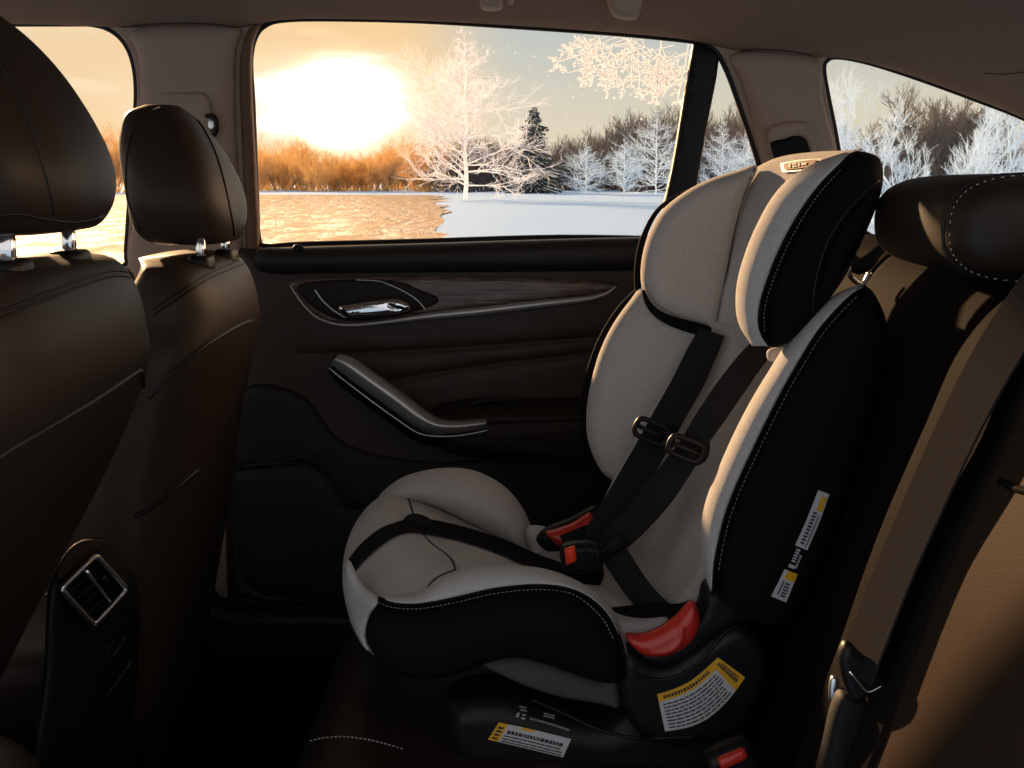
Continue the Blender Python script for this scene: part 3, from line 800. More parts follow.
# cushions of the front seats
for par, cy in ((fs1, 1.105), (fs2, 1.745)):
    rings = [sering(-.80, cy, .30*k, .25*k, z, 3.2, 24) for z, k in ((.42, .9), (.46, 1), (.56, 1), (.61, .95), (.625, .8))]
    loft('seat_cushion', rings, 'leather', par, nu=3, nv=2)
    rbox('seat_rail', Vector((-.78, cy, .385)), (.5, .3, .07), 'plastic', par, bev=.01)

# ================================================================== CENTRE CONSOLE
con = thing('centre_console', 'black centre console between the front seats with a rear air vent', 'console', P(100, 700, 1.42))
Yc = lambda a, b: 1.31+.09*(a-60)/65
body = pillow('console_body', [(56, 572), (66, 552), (82, 541), (98, 544), (112, 560), (132, 586), (136, 620), (134, 680), (128, 740), (124, 830), (20, 830), (38, 740), (50, 660), (52, 610)], lambda a, b: Yc(a, b)+.05, 'plastic', con, thick=.12, edge=.03, step=8)
pillow('console_cap', [(60, 572), (64, 556), (76, 543), (92, 541), (104, 548), (96, 552), (80, 564), (66, 578)], lambda a, b: Yc(a, b)-.005, 'leather_sunwarm', con, thick=.05, edge=.015, step=5)  # tan light on the console top painted as a brown piece
vent = thing('air_vent', None, None, (0, 0, 0)); vent.parent = con; vent.location = P(94, 590, 1.42)-con.location
def vq(u, v, dY=0):
    # u along lower-right edge direction, v along upper-left
    a = Vector((61, 589, 0)); b = Vector((96, 555, 0)); c = Vector((127, 589, 0)); d = Vector((94, 625, 0))
    p = a.lerp(b, u).lerp(d.lerp(c, u), v); return P(p.x, p.y, Yc(p.x, p.y)+dY)
bpy.context.view_layer.update()
cor = [(.12, 0), (.88, 0), (.97, .03), (1, .12), (1, .88), (.97, .97), (.88, 1), (.12, 1), (.03, .97), (0, .88), (0, .12), (.03, .03)]
tube('vent_frame', [vq(u, v, -.028) for u, v in cor], .0030, 'chrome', vent, n=4, closed=True)
tube('vent_rim', [vq(u+.02, v+.03, -.020) for u, v in cor], .0042, 'plastic', vent, n=4, closed=True)
V_ = [vq(.0, .0, -.015), vq(1, .0, -.015), vq(1, 1, -.015), vq(0, 1, -.015), vq(.05, .05, -.008), vq(.95, .05, -.008), vq(.95, .95, -.008), vq(.05, .95, -.008)]
mk('vent_cavity', V_, [(0, 1, 5, 4), (1, 2, 6, 5), (2, 3, 7, 6), (3, 0, 4, 7), (4, 5, 6, 7)], 'plastic_matte', vent, smooth=False)
for k in range(4):
    v = .17+.19*k
    strap('vent_slat', [vq(.08, v, -.020), vq(.5, v+.02, -.025), vq(.92, v, -.020)], [vq(.08, v+.06, -.012), vq(.5, v+.08, -.015), vq(.92, v+.06, -.012)], 'plastic', vent, th=.0008, n=4)
tube('vent_divider', [vq(.63, .08, -.031), vq(.60, .5, -.034), vq(.58, .93, -.031)], [.0026, .0022, .0018], 'chrome', vent, n=5, flat=.6)
tube('vent_knob', [vq(.78, .42, -.034), vq(.80, .50, -.036), vq(.79, .56, -.034)], .0034, 'plastic', vent, n=3)
tcn = bvh(body)
seam('button_edge', tcn, [(106, 646), (112, 656), (126, 636)], .0016, 'leather_soft', con, fb=1.40)
seam('button_edge', tcn, [(106, 697), (118, 680), (131, 662)], .0016, 'leather_soft', con, fb=1.40)
tube('chrome_stud', [P(46, 594, 1.38), P(49, 596, 1.38)], .003, 'chrome_bright', fs1)

# ================================================================== REAR BENCH
bench = thing('rear_bench_seat', 'black leather rear bench seat under and behind the child seat', 'car seat', Vector((.1, 1.45, .36)))
prof = [(.40, .40), (-.20, .40), (-.245, .44), (-.262, .50), (-.258, .555), (-.235, .588), (-.19, .602), (-.05, .602), (.10, .596), (.24, .588), (.40, .58)]
def extr(name, prof, ys, m_, par, nv=5, sc=None):
    rings = []
    for k, y in enumerate(ys):
        s = sc[k] if sc else 1
        cx = sum(p[0] for p in prof)/len(prof); cz = sum(p[1] for p in prof)/len(prof)
        rings.append([Vector((cx+(x-cx)*s, y, cz+(z-cz)*s)) for x, z in prof])
    return loft(name, rings, m_, par, nu=3, nv=nv)
cush = extr('seat_cushion', prof, [.76, .775, .82, 1.08, 1.10, 1.12, 1.75, 2.08, 2.12], 'leather', bench, sc=[.9, .97, 1, 1, .985, 1, 1, 1, .95])
bprof = [(.235, .60), (.262, .70), (.30, .82), (.335, .94), (.375, 1.05), (.405, 1.125), (.45, 1.165), (.53, 1.16), (.56, 1.10), (.54, .9), (.50, .60), (.38, .52), (.27, .54)]
bprof3 = [(x+.045, z) for x, z in bprof]
back = extr('backrest', bprof3, [1.06, 1.075, 1.11, 1.3, 1.5, 1.52, 1.54, 1.8, 2.10, 2.14], 'leather_rear', bench, sc=[.94, .98, 1, 1, 1, .985, 1, 1, 1, .95])
# near outer seat: side bolster, and a section with sun warmth painted brown
bprof2 = [(x-.012, z) for x, z in bprof]
back2 = extr('backrest_sunwarm', [(x+.006, z) for x, z in bprof2], [.60, .62, .66, .74, .82, .88, .895], 'leather_sunwarm', bench, sc=[.9, .96, 1, 1, 1, .985, .96])
bol = extr('backrest_bolster', bprof2, [.885, .895, .92, .96, .99, 1.02, 1.035], 'leather_rear', bench, sc=[.96, .985, 1.01, 1.02, 1.01, .975, .94])
back2['label'] = 'leather backrest section at the right edge with sun warmth painted brown'
tbk = bvh(back2, back, cush, bol)
seam('backrest_seam', tbk, [(1000, 481), (1012, 487), (1022, 490), (1040, 494)], .0035, 'leather_rear', bench, lift=-.001)
stitches('cushion_stitching', tbk, [(298, 746), (315, 740), (338, 737), (362, 739), (385, 744), (404, 750)], bench, r=.0007)
seam('cushion_seam', tbk, [(390, 745), (405, 752), (418, 768)], .0012, 'seal', bench, lift=-.0002)
# headrest of the rear seat
def ering(y, k, cx=.462, cz=1.208, a=.078, b_=.047, n=2.7, K=24):
    out = []
    for i in range(K):
        t = 2*math.pi*i/K; c, s = math.cos(t), math.sin(t)
        out.append(Vector((cx+k*a*math.copysign(abs(c)**(2/n), c), y, cz+k*b_*math.copysign(abs(s)**(2/n), s))))
    return out
hr3 = loft('headrest', [ering(y, k) for y, k in ((1.035, .25), (1.038, .55), (1.047, .82), (1.065, .96), (1.085, 1), (1.18, 1.02), (1.27, 1), (1.295, .95), (1.312, .8), (1.320, .5), (1.322, .25))], 'leather', bench, nu=4, nv=3)
v, f = tube_data([p for p in ering(1.078, 1.0)], .0022, 6, True, 1, Vector((0, 1, 0))); mk('headrest_piping', v, f, 'seal', bench)
th3 = bvh(hr3)
q = ering(1.064, .985, K=160)
V_, F_ = [], []
for i in range(0, 160, 3):
    v, f = tube_data([q[i], q[(i+1) % 160]], .0004, 5); n = len(V_); V_ += v; F_ += [tuple(k+n for k in ff) for ff in f]
st = mk('headrest_stitching', V_, F_, 'thread', bench); st['kind'] = 'stuff'; st['label'] = 'pale dashed stitching'
for y in (1.13, 1.22):
    v, f = tube_data([Vector((.50, y, 1.13)), Vector((.50, y, 1.19))], .006, 12, False, 1, Vector((0, 1, 0))); mk('headrest_post', v, f, 'chrome', bench)

# seat belt over the near part of the backrest
belt = thing('seat_belt', 'dark grey seat belt running down the right backrest to its buckle', 'seat belt', P(870, 700, 1.0))
sft = lambda L, k: [(a+k, b) for a, b in L]
Lp = [(1060, 215), (1024, 290), (985, 362), (940, 452), (905, 535), (872, 615), (852, 668)]
Rp = [(1105, 235), (1062, 312), (1022, 385), (975, 478), (938, 560), (905, 640), (886, 690)]
Ys = [1.01, 1.0, .985, .965, .95, .945, .94]
strap('webbing', [hit(tbk, a, b, .016, y) for (a, b), y in list(zip(sft(Lp, 5), Ys))[::2]], [hit(tbk, a, b, .016, y-.025) for (a, b), y in list(zip(sft(Rp, 3), Ys))[::2]], 'webbing', belt, th=.001, n=14)
rb = pillow('tongue_cover', [(846, 640), (860, 652), (876, 668), (888, 684), (868, 694), (852, 700), (842, 680), (838, 655)], .925, 'plastic', belt, thick=.018, edge=.005, step=5)
tube('tongue_edge', [P(850, 672, .91), P(860, 684, .91), P(868, 692, .91), P(878, 688, .91), P(887, 682, .91)], .0007, 'chrome', belt, n=3)
pillow('buckle_body', [(842, 690), (866, 698), (862, 730), (850, 768), (838, 800), (812, 800), (824, 740), (832, 706)], .935, 'plastic_matte', belt, thick=.03, edge=.008, step=7)
o = pillow('release_tab', [(832, 676), (838, 678), (839, 688), (833, 700), (829, 698), (829, 684)], .95, 'chrome', belt, thick=.008, edge=.003, step=3)
# centre buckle with red button at bottom
bu = thing('belt_buckle', 'black seat belt buckle with a faded red button at the bottom edge', 'belt buckle', P(735, 800, 1.12))
pillow('buckle_body', [(708, 752), (742, 738), (752, 745), (768, 790), (722, 810), (706, 770)], 1.12, 'plastic', bu, thick=.03, edge=.008, step=6)
pillow('release_button', [(717, 758), (744, 747), (749, 757), (721, 770)], 1.105, 'red', bu, thick=.012, edge=.003, step=5, smooth_outline=False)

# ================================================================== CHILD SEAT
cs = thing('child_car_seat', 'grey and black child car seat strapped on the rear bench', 'child seat', Vector((.1, 1.45, .63)))
def rim(name, seam_, crest, Yn, wY, m_, endtaper=True, bump=.012):
    S = cr([Vector((a, b, 0)) for a, b in seam_], 6); K = cr([Vector((a, b, 0)) for a, b in crest], 6)
    S = [S[round(i*(len(S)-1)/24)] for i in range(25)]; K = [K[round(i*(len(K)-1)/24)] for i in range(25)]
    rings = []
    for i in range(25):
        s, k = S[i], K[i]; t = i/24; w = wY*(min(1, .35+t*5)*min(1, .35+(1-t)*5) if endtaper else 1)
        Yv = Yn(s.x, s.y) if callable(Yn) else Yn
        m1 = s.lerp(k, .35); m2 = s.lerp(k, .78); kb = k.lerp(s, .15); kb2 = k.lerp(s, .75)
        rings.append([P(s.x, s.y, Yv-.004), P(m1.x, m1.y, Yv-.006), P(m2.x, m2.y, Yv+w*.12), P(k.x, k.y, Yv+w*.42), P(kb.x, kb.y, Yv+w*.8), P(kb2.x, kb2.y, Yv+w), P(s.x, s.y, Yv+w*.9)])
    return loft(name, rings, m_, cs, nu=3, nv=4)

# -- base shell
YB = 1.275
base = pillow('base_shell', [(450, 690), (500, 680), (560, 698), (605, 705), (616, 690), (620, 660), (640, 668), (680, 660), (704, 630), (710, 600), (730, 590), (745, 612), (768, 640), (772, 668), (758, 705), (738, 742), (690, 772), (640, 782), (560, 778), (480, 764), (446, 735)], lambda a, b: YB+.05, 'plastic', cs, thick=.10, edge=.025, step=8)
pillow('base_shell', [(452, 690), (520, 670), (600, 640), (700, 640), (745, 680), (735, 745), (600, 758), (480, 746), (450, 715)], 1.50, 'plastic_matte', cs, thick=.34, edge=.03, step=14)
lobe = pillow('base_cover', [(624, 648), (660, 664), (690, 650), (712, 634), (735, 624), (755, 632), (768, 655), (762, 690), (742, 725), (700, 742), (660, 742), (632, 725), (618, 690)], YB-.012, 'plastic', cs, thick=.03, edge=.012, step=7)
seat_u = pillow('under_panel', [(478, 660), (500, 655), (530, 656), (570, 668), (600, 678), (614, 672), (620, 705), (600, 702), (560, 695), (520, 682)], YB-.004, 'fabric_dark', cs, thick=.03, edge=.008, step=6)
tlobe = bvh(lobe, base)
seam('cover_ridge', tlobe, [(634, 672), (650, 679), (672, 678), (695, 666), (712, 648), (728, 631), (742, 626), (757, 631)], .0022, 'plastic', cs, lift=.0008, fb=YB-.02)
seam('base_ridge', tlobe, [(532, 700), (560, 712), (600, 730), (640, 738), (700, 736)], .002, 'plastic', cs, lift=.0006, fb=YB)
# trough around the near belt guide
pillow('guide_housing', [(618, 640), (632, 655), (650, 663), (672, 664), (696, 653), (712, 637), (730, 625), (748, 617), (742, 602), (728, 590), (712, 580), (702, 584), (698, 600), (690, 612), (660, 636), (636, 642)], YB+.008, 'plastic', cs, thick=.045, edge=.012, step=6)
g1 = pillow('belt_guide', [(625, 634), (640, 634), (658, 628), (675, 616), (690, 601), (697, 606), (700, 622), (694, 638), (680, 650), (662, 656), (644, 654), (632, 646)], YB-.018, 'red', cs, thick=.03, edge=.012, step=4,
            creases=[[(676, 617), (680, 628), (676, 640), (664, 648), (648, 650)]], cw=.003, cd=-.003)
g1['label'] = 'red plastic belt guide on the near side'
g2 = pillow('belt_guide', [(545, 532), (556, 529), (572, 523), (586, 514), (592, 513), (592, 524), (582, 534), (568, 543), (558, 545), (550, 538)], 1.56, 'red', cs, thick=.03, edge=.010, step=4,
            creases=[[(560, 540), (572, 534), (586, 522)]], cw=.003, cd=-.003)
g2['label'] = 'red plastic belt guide on the far side'
pillow('guide_housing', [(536, 540), (545, 528), (570, 518), (596, 505), (604, 520), (600, 545), (575, 556), (550, 552)], 1.585, 'plastic', cs, thick=.03, edge=.01, step=6)

# -- back panels
back_c = loft('back_cushion', [
    [P(694, 318, 1.61), P(722, 322, 1.56), P(752, 332, 1.49), P(790, 335, 1.40)],
    [P(676, 352, 1.61), P(706, 358, 1.57), P(742, 366, 1.49), P(782, 372, 1.40)],
    [P(655, 395, 1.60), P(686, 402, 1.57), P(724, 412, 1.49), P(768, 420, 1.39)],
    [P(632, 440, 1.60), P(664, 448, 1.57), P(704, 460, 1.49), P(750, 470, 1.39)],
    [P(608, 490, 1.58), P(640, 502, 1.56), P(682, 514, 1.48), P(728, 522, 1.37)],
    [P(590, 528, 1.56), P(622, 545, 1.54), P(662, 562, 1.46), P(704, 573, 1.35)],
    [P(580, 548, 1.54), P(612, 568, 1.52), P(646, 590, 1.43), P(676, 610, 1.33)],
    [P(578, 560, 1.55), P(608, 580, 1.53), P(640, 602, 1.44), P(668, 618, 1.34)]], 'fabric', cs, nu=6, nv=6, closed=False, thick=.03)
# far back wing
fw = pillow('back_wing', [(650, 284), (628, 303), (607, 335), (594, 370), (587, 405), (587, 435), (595, 460), (606, 476), (622, 480), (640, 455), (668, 400), (700, 352), (722, 330), (700, 300)], lambda a, b: 1.645-.04*max(0, (a-586))/130, 'fabric', cs, thick=.045, edge=.018, bulge=.004, step=7)
tube('back_wing_edging', [P(a, b, 1.665) for a, b in ((640, 289), (620, 309), (602, 338), (590, 370), (584, 405), (584, 436), (592, 463), (606, 484), (620, 500))], .0045, 'side_cloth', cs)
pillow('back_shell', [(655, 290), (630, 302), (606, 338), (592, 372), (586, 410), (588, 442), (600, 480), (612, 520), (640, 540), (700, 500), (760, 420), (800, 330), (760, 290)], lambda a, b: 1.70-.0006*(a-586), 'side_cloth', cs, thick=.05, edge=.02, step=12)
# solid shell behind the back cushion
loft('back_shell', [
    [P(730, 330, 1.70), P(840, 335, 1.44), P(870, 330, 1.45), P(780, 322, 1.75)],
    [P(680, 430, 1.69), P(800, 450, 1.44), P(850, 440, 1.45), P(740, 425, 1.75)],
    [P(640, 520, 1.66), P(765, 555, 1.41), P(820, 560, 1.43), P(700, 520, 1.73)],
    [P(625, 560, 1.63), P(730, 620, 1.40), P(780, 640, 1.43), P(660, 580, 1.71)]], 'side_cloth', cs, nu=4, nv=3)

# near back wing
seam_b = [(866, 286), (852, 294), (834, 312), (816, 334), (800, 360), (785, 386), (769, 417), (753, 450), (739, 480), (727, 510), (719, 540), (714, 567), (712, 596)]
crest_b = [(864, 284), (846, 289), (824, 302), (803, 322), (785, 345), (768, 372), (750, 402), (734, 433), (721, 462), (709, 491), (702, 517), (701, 546), (708, 588)]
nb = pillow('back_wing_cover', [(866, 286), (852, 294), (834, 312), (816, 334), (800, 360), (785, 386), (769, 417), (753, 450), (739, 480), (727, 510), (719, 540), (714, 567), (713, 590), (722, 606), (742, 617), (768, 624), (792, 614), (814, 576), (834, 528), (850, 478), (866, 424), (878, 380), (885, 345), (885, 322), (877, 300)],
            1.29, 'side_cloth', cs, thick=.06, edge=.022, bulge=.008, step=8)
nbr = rim('back_wing', seam_b, crest_b, 1.268, .085, 'fabric_cool')
tnb = bvh(nb)
tnb2 = bvh(nb, nbr)
stitches('wing_stitching', tnb2, [(a+5, b+3) for a, b in seam_b[1:-1]], cs, gap=4.8, ln=3.0)
tube('wing_piping', [P(a, b, 1.262) for a, b in seam_b], .0022, 'side_cloth', cs)

# -- head section
hc = loft('head_cushion', [
    [P(748, 172, 1.63), P(776, 158, 1.58), P(812, 152, 1.50), P(860, 150, 1.40)],
    [P(746, 180, 1.62), P(772, 166, 1.57), P(808, 160, 1.49), P(858, 158, 1.39)],
    [P(742, 200, 1.60), P(766, 196, 1.56), P(796, 196, 1.48), P(838, 198, 1.38)],
    [P(733, 235, 1.59), P(754, 238, 1.56), P(780, 242, 1.48), P(820, 245, 1.38)],
    [P(726, 275, 1.58), P(744, 282, 1.55), P(766, 290, 1.47), P(800, 292, 1.37)],
    [P(717, 325, 1.57), P(730, 336, 1.54), P(752, 345, 1.46), P(782, 346, 1.37)],
    [P(718, 333, 1.60), P(731, 342, 1.57), P(753, 350, 1.49), P(782, 352, 1.40)]], 'fabric_cool', cs, nu=5, nv=5, closed=False, thick=.03)
thc = bvh(hc)
hwo = [(757, 166), (735, 171), (705, 181), (680, 195), (660, 213), (647, 238), (641, 265), (642, 288), (651, 304), (668, 316), (690, 324), (706, 330), (717, 334), (724, 300), (730, 265), (738, 225), (747, 192)]
pillow('head_wing', hwo, lambda a, b: 1.615-.02*(a-640)/110, 'fabric', cs, thick=.05, edge=.02, bulge=.006, step=7)
tube('head_wing_edging', [P(a, b, 1.635) for a, b in ((690, 189), (660, 208), (644, 236), (638, 264), (639, 290), (648, 308), (666, 322), (690, 332), (712, 340), (722, 347))], [.002, .003, .004, .0045, .0055, .007, .009, .009, .008, .006], 'side_cloth', cs)
tube('head_wing_edge_shade', [P(a, b, 1.578) for a, b in ((643, 290), (648, 303), (658, 314), (674, 322), (694, 328), (710, 333), (722, 342))], [.002, .004, .0055, .007, .008, .0075, .005], 'side_cloth', cs, flat=.6)  # dark edging that also stands in for shade under the head wing
tube('head_seam', [P(a, b, 1.578) for a, b in ((755, 168), (745, 192), (736, 226), (728, 266), (722, 300), (716, 333))], .0010, 'fabric_dark', cs)
seam_h = [(852, 154), (836, 168), (816, 190), (797, 218), (781, 248), (768, 280), (760, 308), (760, 330), (770, 346)]
crest_h = [(846, 152), (822, 160), (798, 172), (776, 192), (758, 222), (744, 256), (736, 290), (738, 322), (752, 346)]
nh = pillow('head_wing_cover', [(850, 153), (866, 152), (877, 158), (881, 172), (879, 192), (870, 218), (856, 250), (842, 278), (820, 308), (796, 334), (776, 347), (764, 342), (758, 325), (760, 300), (768, 275), (781, 247), (797, 216), (816, 189), (836, 167)], 1.30, 'side_cloth', cs, thick=.07, edge=.022, bulge=.004, step=6,
            creases=[[(881, 178), (862, 195), (842, 218), (826, 246), (816, 280), (812, 320)]], cw=.004, cd=.006)
nhr = rim('head_wing', seam_h, crest_h, 1.272, .085, 'fabric_cool')
tnh = bvh(nh, nhr)
seam('head_cover_seam', tnh, [(879, 180), (862, 195), (842, 218), (826, 246), (816, 280), (812, 312)], .0014, 'seal', cs)
stitches('head_stitching', tnh, [(a+5, b+2) for a, b in seam_h[1:-1]], cs, gap=4.4, ln=2.6)
tube('head_piping', [P(a, b, 1.264) for a, b in seam_h], .002, 'side_cloth', cs)
# badge
tb2 = [(782, 164), (800, 161), (824, 159)]; bb2 = [(784, 173), (800, 172), (819, 169)]
decal_o('badge', [(0, 1, 0, 1)], 'plastic', cs, thc, tb2, bb2, .003, 1.5)
o = decal_o('badge_plate', [(.12, .92, .18, .82)], 'copper', cs, thc, tb2, bb2, .0045, 1.5); o['label'] = 'copper coloured badge plate'
decal_o('badge_mark', [(.28, .34, .35, .65), (.38, .50, .35, .45), (.38, .50, .58, .68), (.54, .58, .35, .65), (.62, .74, .40, .60)], 'ink', cs, thc, tb2, bb2, .0055, 1.5)
pillow('slot_trim', [(768, 350), (782, 347), (786, 352), (776, 362), (768, 360)], 1.36, 'fabric_cool', cs, thick=.015, edge=.005, step=3)

# -- seat pad
pad = loft('seat_pad', [
    [P(392, 590, 1.68), P(368, 606, 1.60), P(358, 628, 1.50), P(360, 642, 1.40), P(373, 655, 1.31)],
    [P(386, 545, 1.68), P(358, 562, 1.60), P(347, 592, 1.50), P(351, 622, 1.38), P(372, 640, 1.27)],
    [P(384, 512, 1.68), P(359, 525, 1.60), P(344, 556, 1.50), P(347, 592, 1.38), P(373, 612, 1.26)],
    [P(388, 496, 1.68), P(370, 504, 1.60), P(356, 528, 1.50), P(362, 562, 1.38), P(382, 597, 1.265)],
    [P(400, 492, 1.67), P(388, 497, 1.60), P(382, 512, 1.50), P(394, 548, 1.38), P(412, 598, 1.265)],
    [P(414, 496, 1.66), P(408, 503, 1.59), P(408, 519, 1.50), P(424, 552, 1.38), P(446, 592, 1.27)],
    [P(440, 508, 1.65), P(434, 514, 1.58), P(438, 530, 1.49), P(454, 560, 1.38), P(476, 586, 1.28)],
    [P(490, 532, 1.64), P(482, 537, 1.58), P(488, 549, 1.48), P(504, 568, 1.37), P(524, 586, 1.28)],
    [P(528, 548, 1.63), P(524, 554, 1.57), P(534, 566, 1.48), P(556, 584, 1.37), P(584, 604, 1.28)],
    [P(552, 544, 1.60), P(564, 556, 1.55), P(582, 574, 1.47), P(608, 594, 1.37), P(634, 626, 1.28)],
    [P(580, 546, 1.59), P(600, 560, 1.54), P(622, 580, 1.47), P(646, 598, 1.38), P(668, 618, 1.30)]], 'fabric_cool', cs, nu=6, nv=7, closed=False, thick=-.03)
tpad = bvh(pad)
seam('pad_seam', tpad, [(386, 493), (400, 494), (408, 499), (412, 510), (418, 526), (430, 542), (446, 554), (453, 562), (455, 570)], .0018, 'fabric_dark', cs, lift=-.0004)
seam('pad_seam', tpad, [(455, 570), (440, 576), (430, 584), (424, 597)], .0018, 'fabric_dark', cs, lift=-.0004)
seam('pad_seam', tpad, [(345, 575), (352, 588), (362, 595), (376, 600)], .0016, 'fabric_dark', cs, lift=-.0004)
# raised inner pad edge beside the far bolster
fb_ = pillow('seat_bolster', [(378, 498), (392, 484), (410, 475), (440, 469), (468, 470), (492, 479), (512, 494), (526, 514), (534, 538), (534, 552), (516, 546), (490, 532), (462, 518), (436, 506), (412, 500), (394, 500)], 1.65, 'fabric', cs, thick=.08, edge=.03, bulge=.004, step=6)
# inside corner fabric
pillow('inner_corner', [(526, 528), (545, 527), (556, 536), (566, 552), (560, 566), (540, 560), (530, 550)], 1.60, 'fabric', cs, thick=.03, edge=.01, step=5)
# near armrest side
seam_s = [(378, 598), (394, 603), (420, 604), (455, 598), (495, 589), (535, 585), (568, 588), (592, 599), (608, 615), (618, 634), (625, 658)]
crest_s = [(384, 594), (400, 594), (424, 589), (452, 572), (492, 565), (535, 567), (570, 577), (596, 593), (613, 610), (622, 630), (628, 656)]
ns = pillow('seat_side_cover', [(377, 598), (394, 603), (420, 604), (455, 598), (495, 589), (535, 585), (568, 588), (592, 599), (608, 615), (618, 634), (625, 656), (626, 672), (616, 679), (598, 678), (572, 670), (540, 659), (512, 654), (490, 659), (460, 670), (428, 676), (398, 670), (376, 654), (366, 632), (368, 612)], 1.265, 'side_cloth', cs, thick=.06, edge=.02, bulge=.010, step=8)
nsr = rim('seat_side_rim', seam_s, crest_s, 1.245, .07, 'fabric_cool')
tns = bvh(ns, nsr)
stitches('side_stitching', tns, [(a+(0 if b < 606 and a < 570 else -5), b+5) for a, b in seam_s[:-1]], cs, gap=4.2, ln=2.4)
tube('side_piping', [P(a, b, 1.238) for a, b in seam_s], .0024, 'side_cloth', cs)
fr_ = pillow('front_facing', [(348, 560), (362, 585), (378, 600), (370, 615), (366, 635), (370, 652), (358, 634), (349, 605), (344, 580)], lambda a, b: 1.30-.002*(a-344), 'fabric_cool', cs, thick=.03, edge=.008, step=5)

# -- harness
def ST(name, L, R, m_='webbing', th=.0013, fold=0):
    return strap(name, [P(*q) for q in L], [P(*q) for q in R], m_, cs, th=th, fold=fold)
ST('shoulder_strap', [(700, 328, 1.55), (688, 348, 1.545), (672, 380, 1.54), (655, 410, 1.53), (642, 434, 1.52), (633, 450, 1.51), (612, 486, 1.49), (592, 520, 1.47), (584, 540, 1.45)],
   [(724, 336, 1.53), (718, 352, 1.53), (704, 384, 1.52), (686, 416, 1.51), (673, 440, 1.50), (664, 456, 1.49), (644, 492, 1.47), (622, 528, 1.45), (606, 552, 1.43)])
ST('shoulder_strap', [(752, 342, 1.40), (737, 358, 1.40), (716, 385, 1.40), (696, 415, 1.40), (680, 442, 1.40), (664, 462, 1.40), (640, 492, 1.40), (612, 525, 1.41), (594, 546, 1.41)],
   [(776, 350, 1.375), (762, 366, 1.375), (742, 395, 1.375), (722, 424, 1.375), (706, 446, 1.375), (690, 474, 1.375), (668, 506, 1.375), (636, 540, 1.385), (606, 563, 1.40)])
for (cx, cy, Y, ang) in ((652, 432, 1.485, .42), (686, 449, 1.375, .38)):
    c, s = math.cos(ang), math.sin(ang)
    def q(u, v, dY=0): return P(cx+u*c-v*s, cy+u*s+v*c, Y+dY)
    tube('strap_adjuster', [q(-17, -5), q(-12, -9), q(12, -9), q(17, -4), q(16, 5), q(11, 9), q(-11, 9), q(-17, 5)], .0034, 'plastic', cs, n=3, closed=True)
    tube('adjuster_bar', [q(-15, 0, -.002), q(15, 0, -.002)], .003, 'plastic', cs, n=3)
pillow('adjuster_tab', [(690, 450), (706, 438), (710, 446), (706, 460), (694, 466), (686, 460)], 1.385, 'plastic_matte', cs, thick=.014, edge=.004, step=4)
pillow('adjuster_tab', [(660, 436), (672, 424), (676, 432), (672, 448), (664, 452)], 1.50, 'plastic_matte', cs, thick=.012, edge=.004, step=4)
# lap straps
ST('lap_strap', [(594, 548, 1.40), (606, 566, 1.38), (622, 590, 1.35), (640, 612, 1.33)], [(622, 540, 1.39), (634, 560, 1.37), (652, 586, 1.34), (672, 606, 1.32)])
ST('lap_strap', [(560, 536, 1.52), (575, 530, 1.53), (590, 524, 1.55)], [(566, 552, 1.50), (582, 545, 1.51), (598, 538, 1.53)])
pillow('hip_pad', [(596, 612), (630, 606), (655, 604), (680, 604), (690, 600), (676, 615), (658, 628), (636, 634), (620, 634), (606, 624)], 1.315, 'side_cloth', cs, thick=.02, edge=.006, step=5)
# crotch buckle
pillow('crotch_pad', [(556, 566), (575, 562), (598, 560), (604, 572), (600, 584), (585, 588), (565, 580)], 1.42, 'side_cloth', cs, thick=.03, edge=.01, step=5)
bkl = pillow('harness_buckle', [(561, 546), (570, 542), (588, 541), (600, 544), (604, 552), (602, 566), (590, 571), (572, 573), (563, 568), (560, 556)], 1.375, 'plastic', cs, thick=.03, edge=.007, step=4)
rbn = pillow('release_button', [(564, 549), (575, 545), (577, 561), (566, 565)], 1.358, 'red_bright', bkl, thick=.012, edge=.003, step=3, smooth_outline=False)
rbn['label'] = 'bright red release button'
tbu = bvh(bkl)
for k in range(5):
    seam('buckle_rib', tbu, [(584+k*4.2, 545), (586+k*4.2, 555), (587+k*4.2, 565)], .0011, 'plastic', bkl, lift=.0006)
tube('buckle_tongue', [P(600, 552, 1.37), P(612, 548, 1.375), P(622, 540, 1.38)], [.005, .008, .009], 'plastic_matte', cs, flat=.5)
# centre adjuster strap over the pad
def onpad(pts, lift): 
    q = cr([Vector((a, b, 0)) for a, b in pts], 4); out = []
    for p in q:
        h_ = hit(tpad, p.x, p.y, lift)
        if h_ is not None: out.append(h_)
    return out
Lq = [(347, 572), (352, 560), (364, 545), (380, 532), (396, 525), (412, 521), (435, 523), (465, 530), (500, 541), (535, 556), (560, 565)]
Rq = [(350, 586), (358, 570), (371, 556), (386, 544), (400, 536), (414, 534), (434, 537), (462, 543), (496, 554), (528, 568), (556, 576)]
A = onpad(Lq, .003); B = onpad(Rq, .003); nmin = min(len(A), len(B))
strap('adjuster_strap', A[:nmin] if len(A) == len(B) else A[len(A)-nmin:], B[:nmin] if len(A) == len(B) else B[len(B)-nmin:], 'webbing', cs, th=.0012, n=1)
pc = hit(tpad, 418, 524, .008)
pillow('adjuster_button_cover', [(402, 522), (408, 515), (418, 514), (430, 519), (432, 527), (424, 532), (410, 530), (402, 528)], pc.y-.004, 'webbing', cs, thick=.014, edge=.005, step=3)

# -- tether hook behind head section
tube('tether_arm', [P(850, 254, 1.42), P(858, 266, 1.42), P(868, 262, 1.42), P(880, 250, 1.42), P(900, 240, 1.42)], [.006, .010, .009, .006, .006], 'plastic', cs, flat=.6)
tube('tether_loop', [P(852, 258, 1.42), P(850, 275, 1.42), P(862, 284, 1.43), P(870, 272, 1.43)], .003, 'chrome', cs)

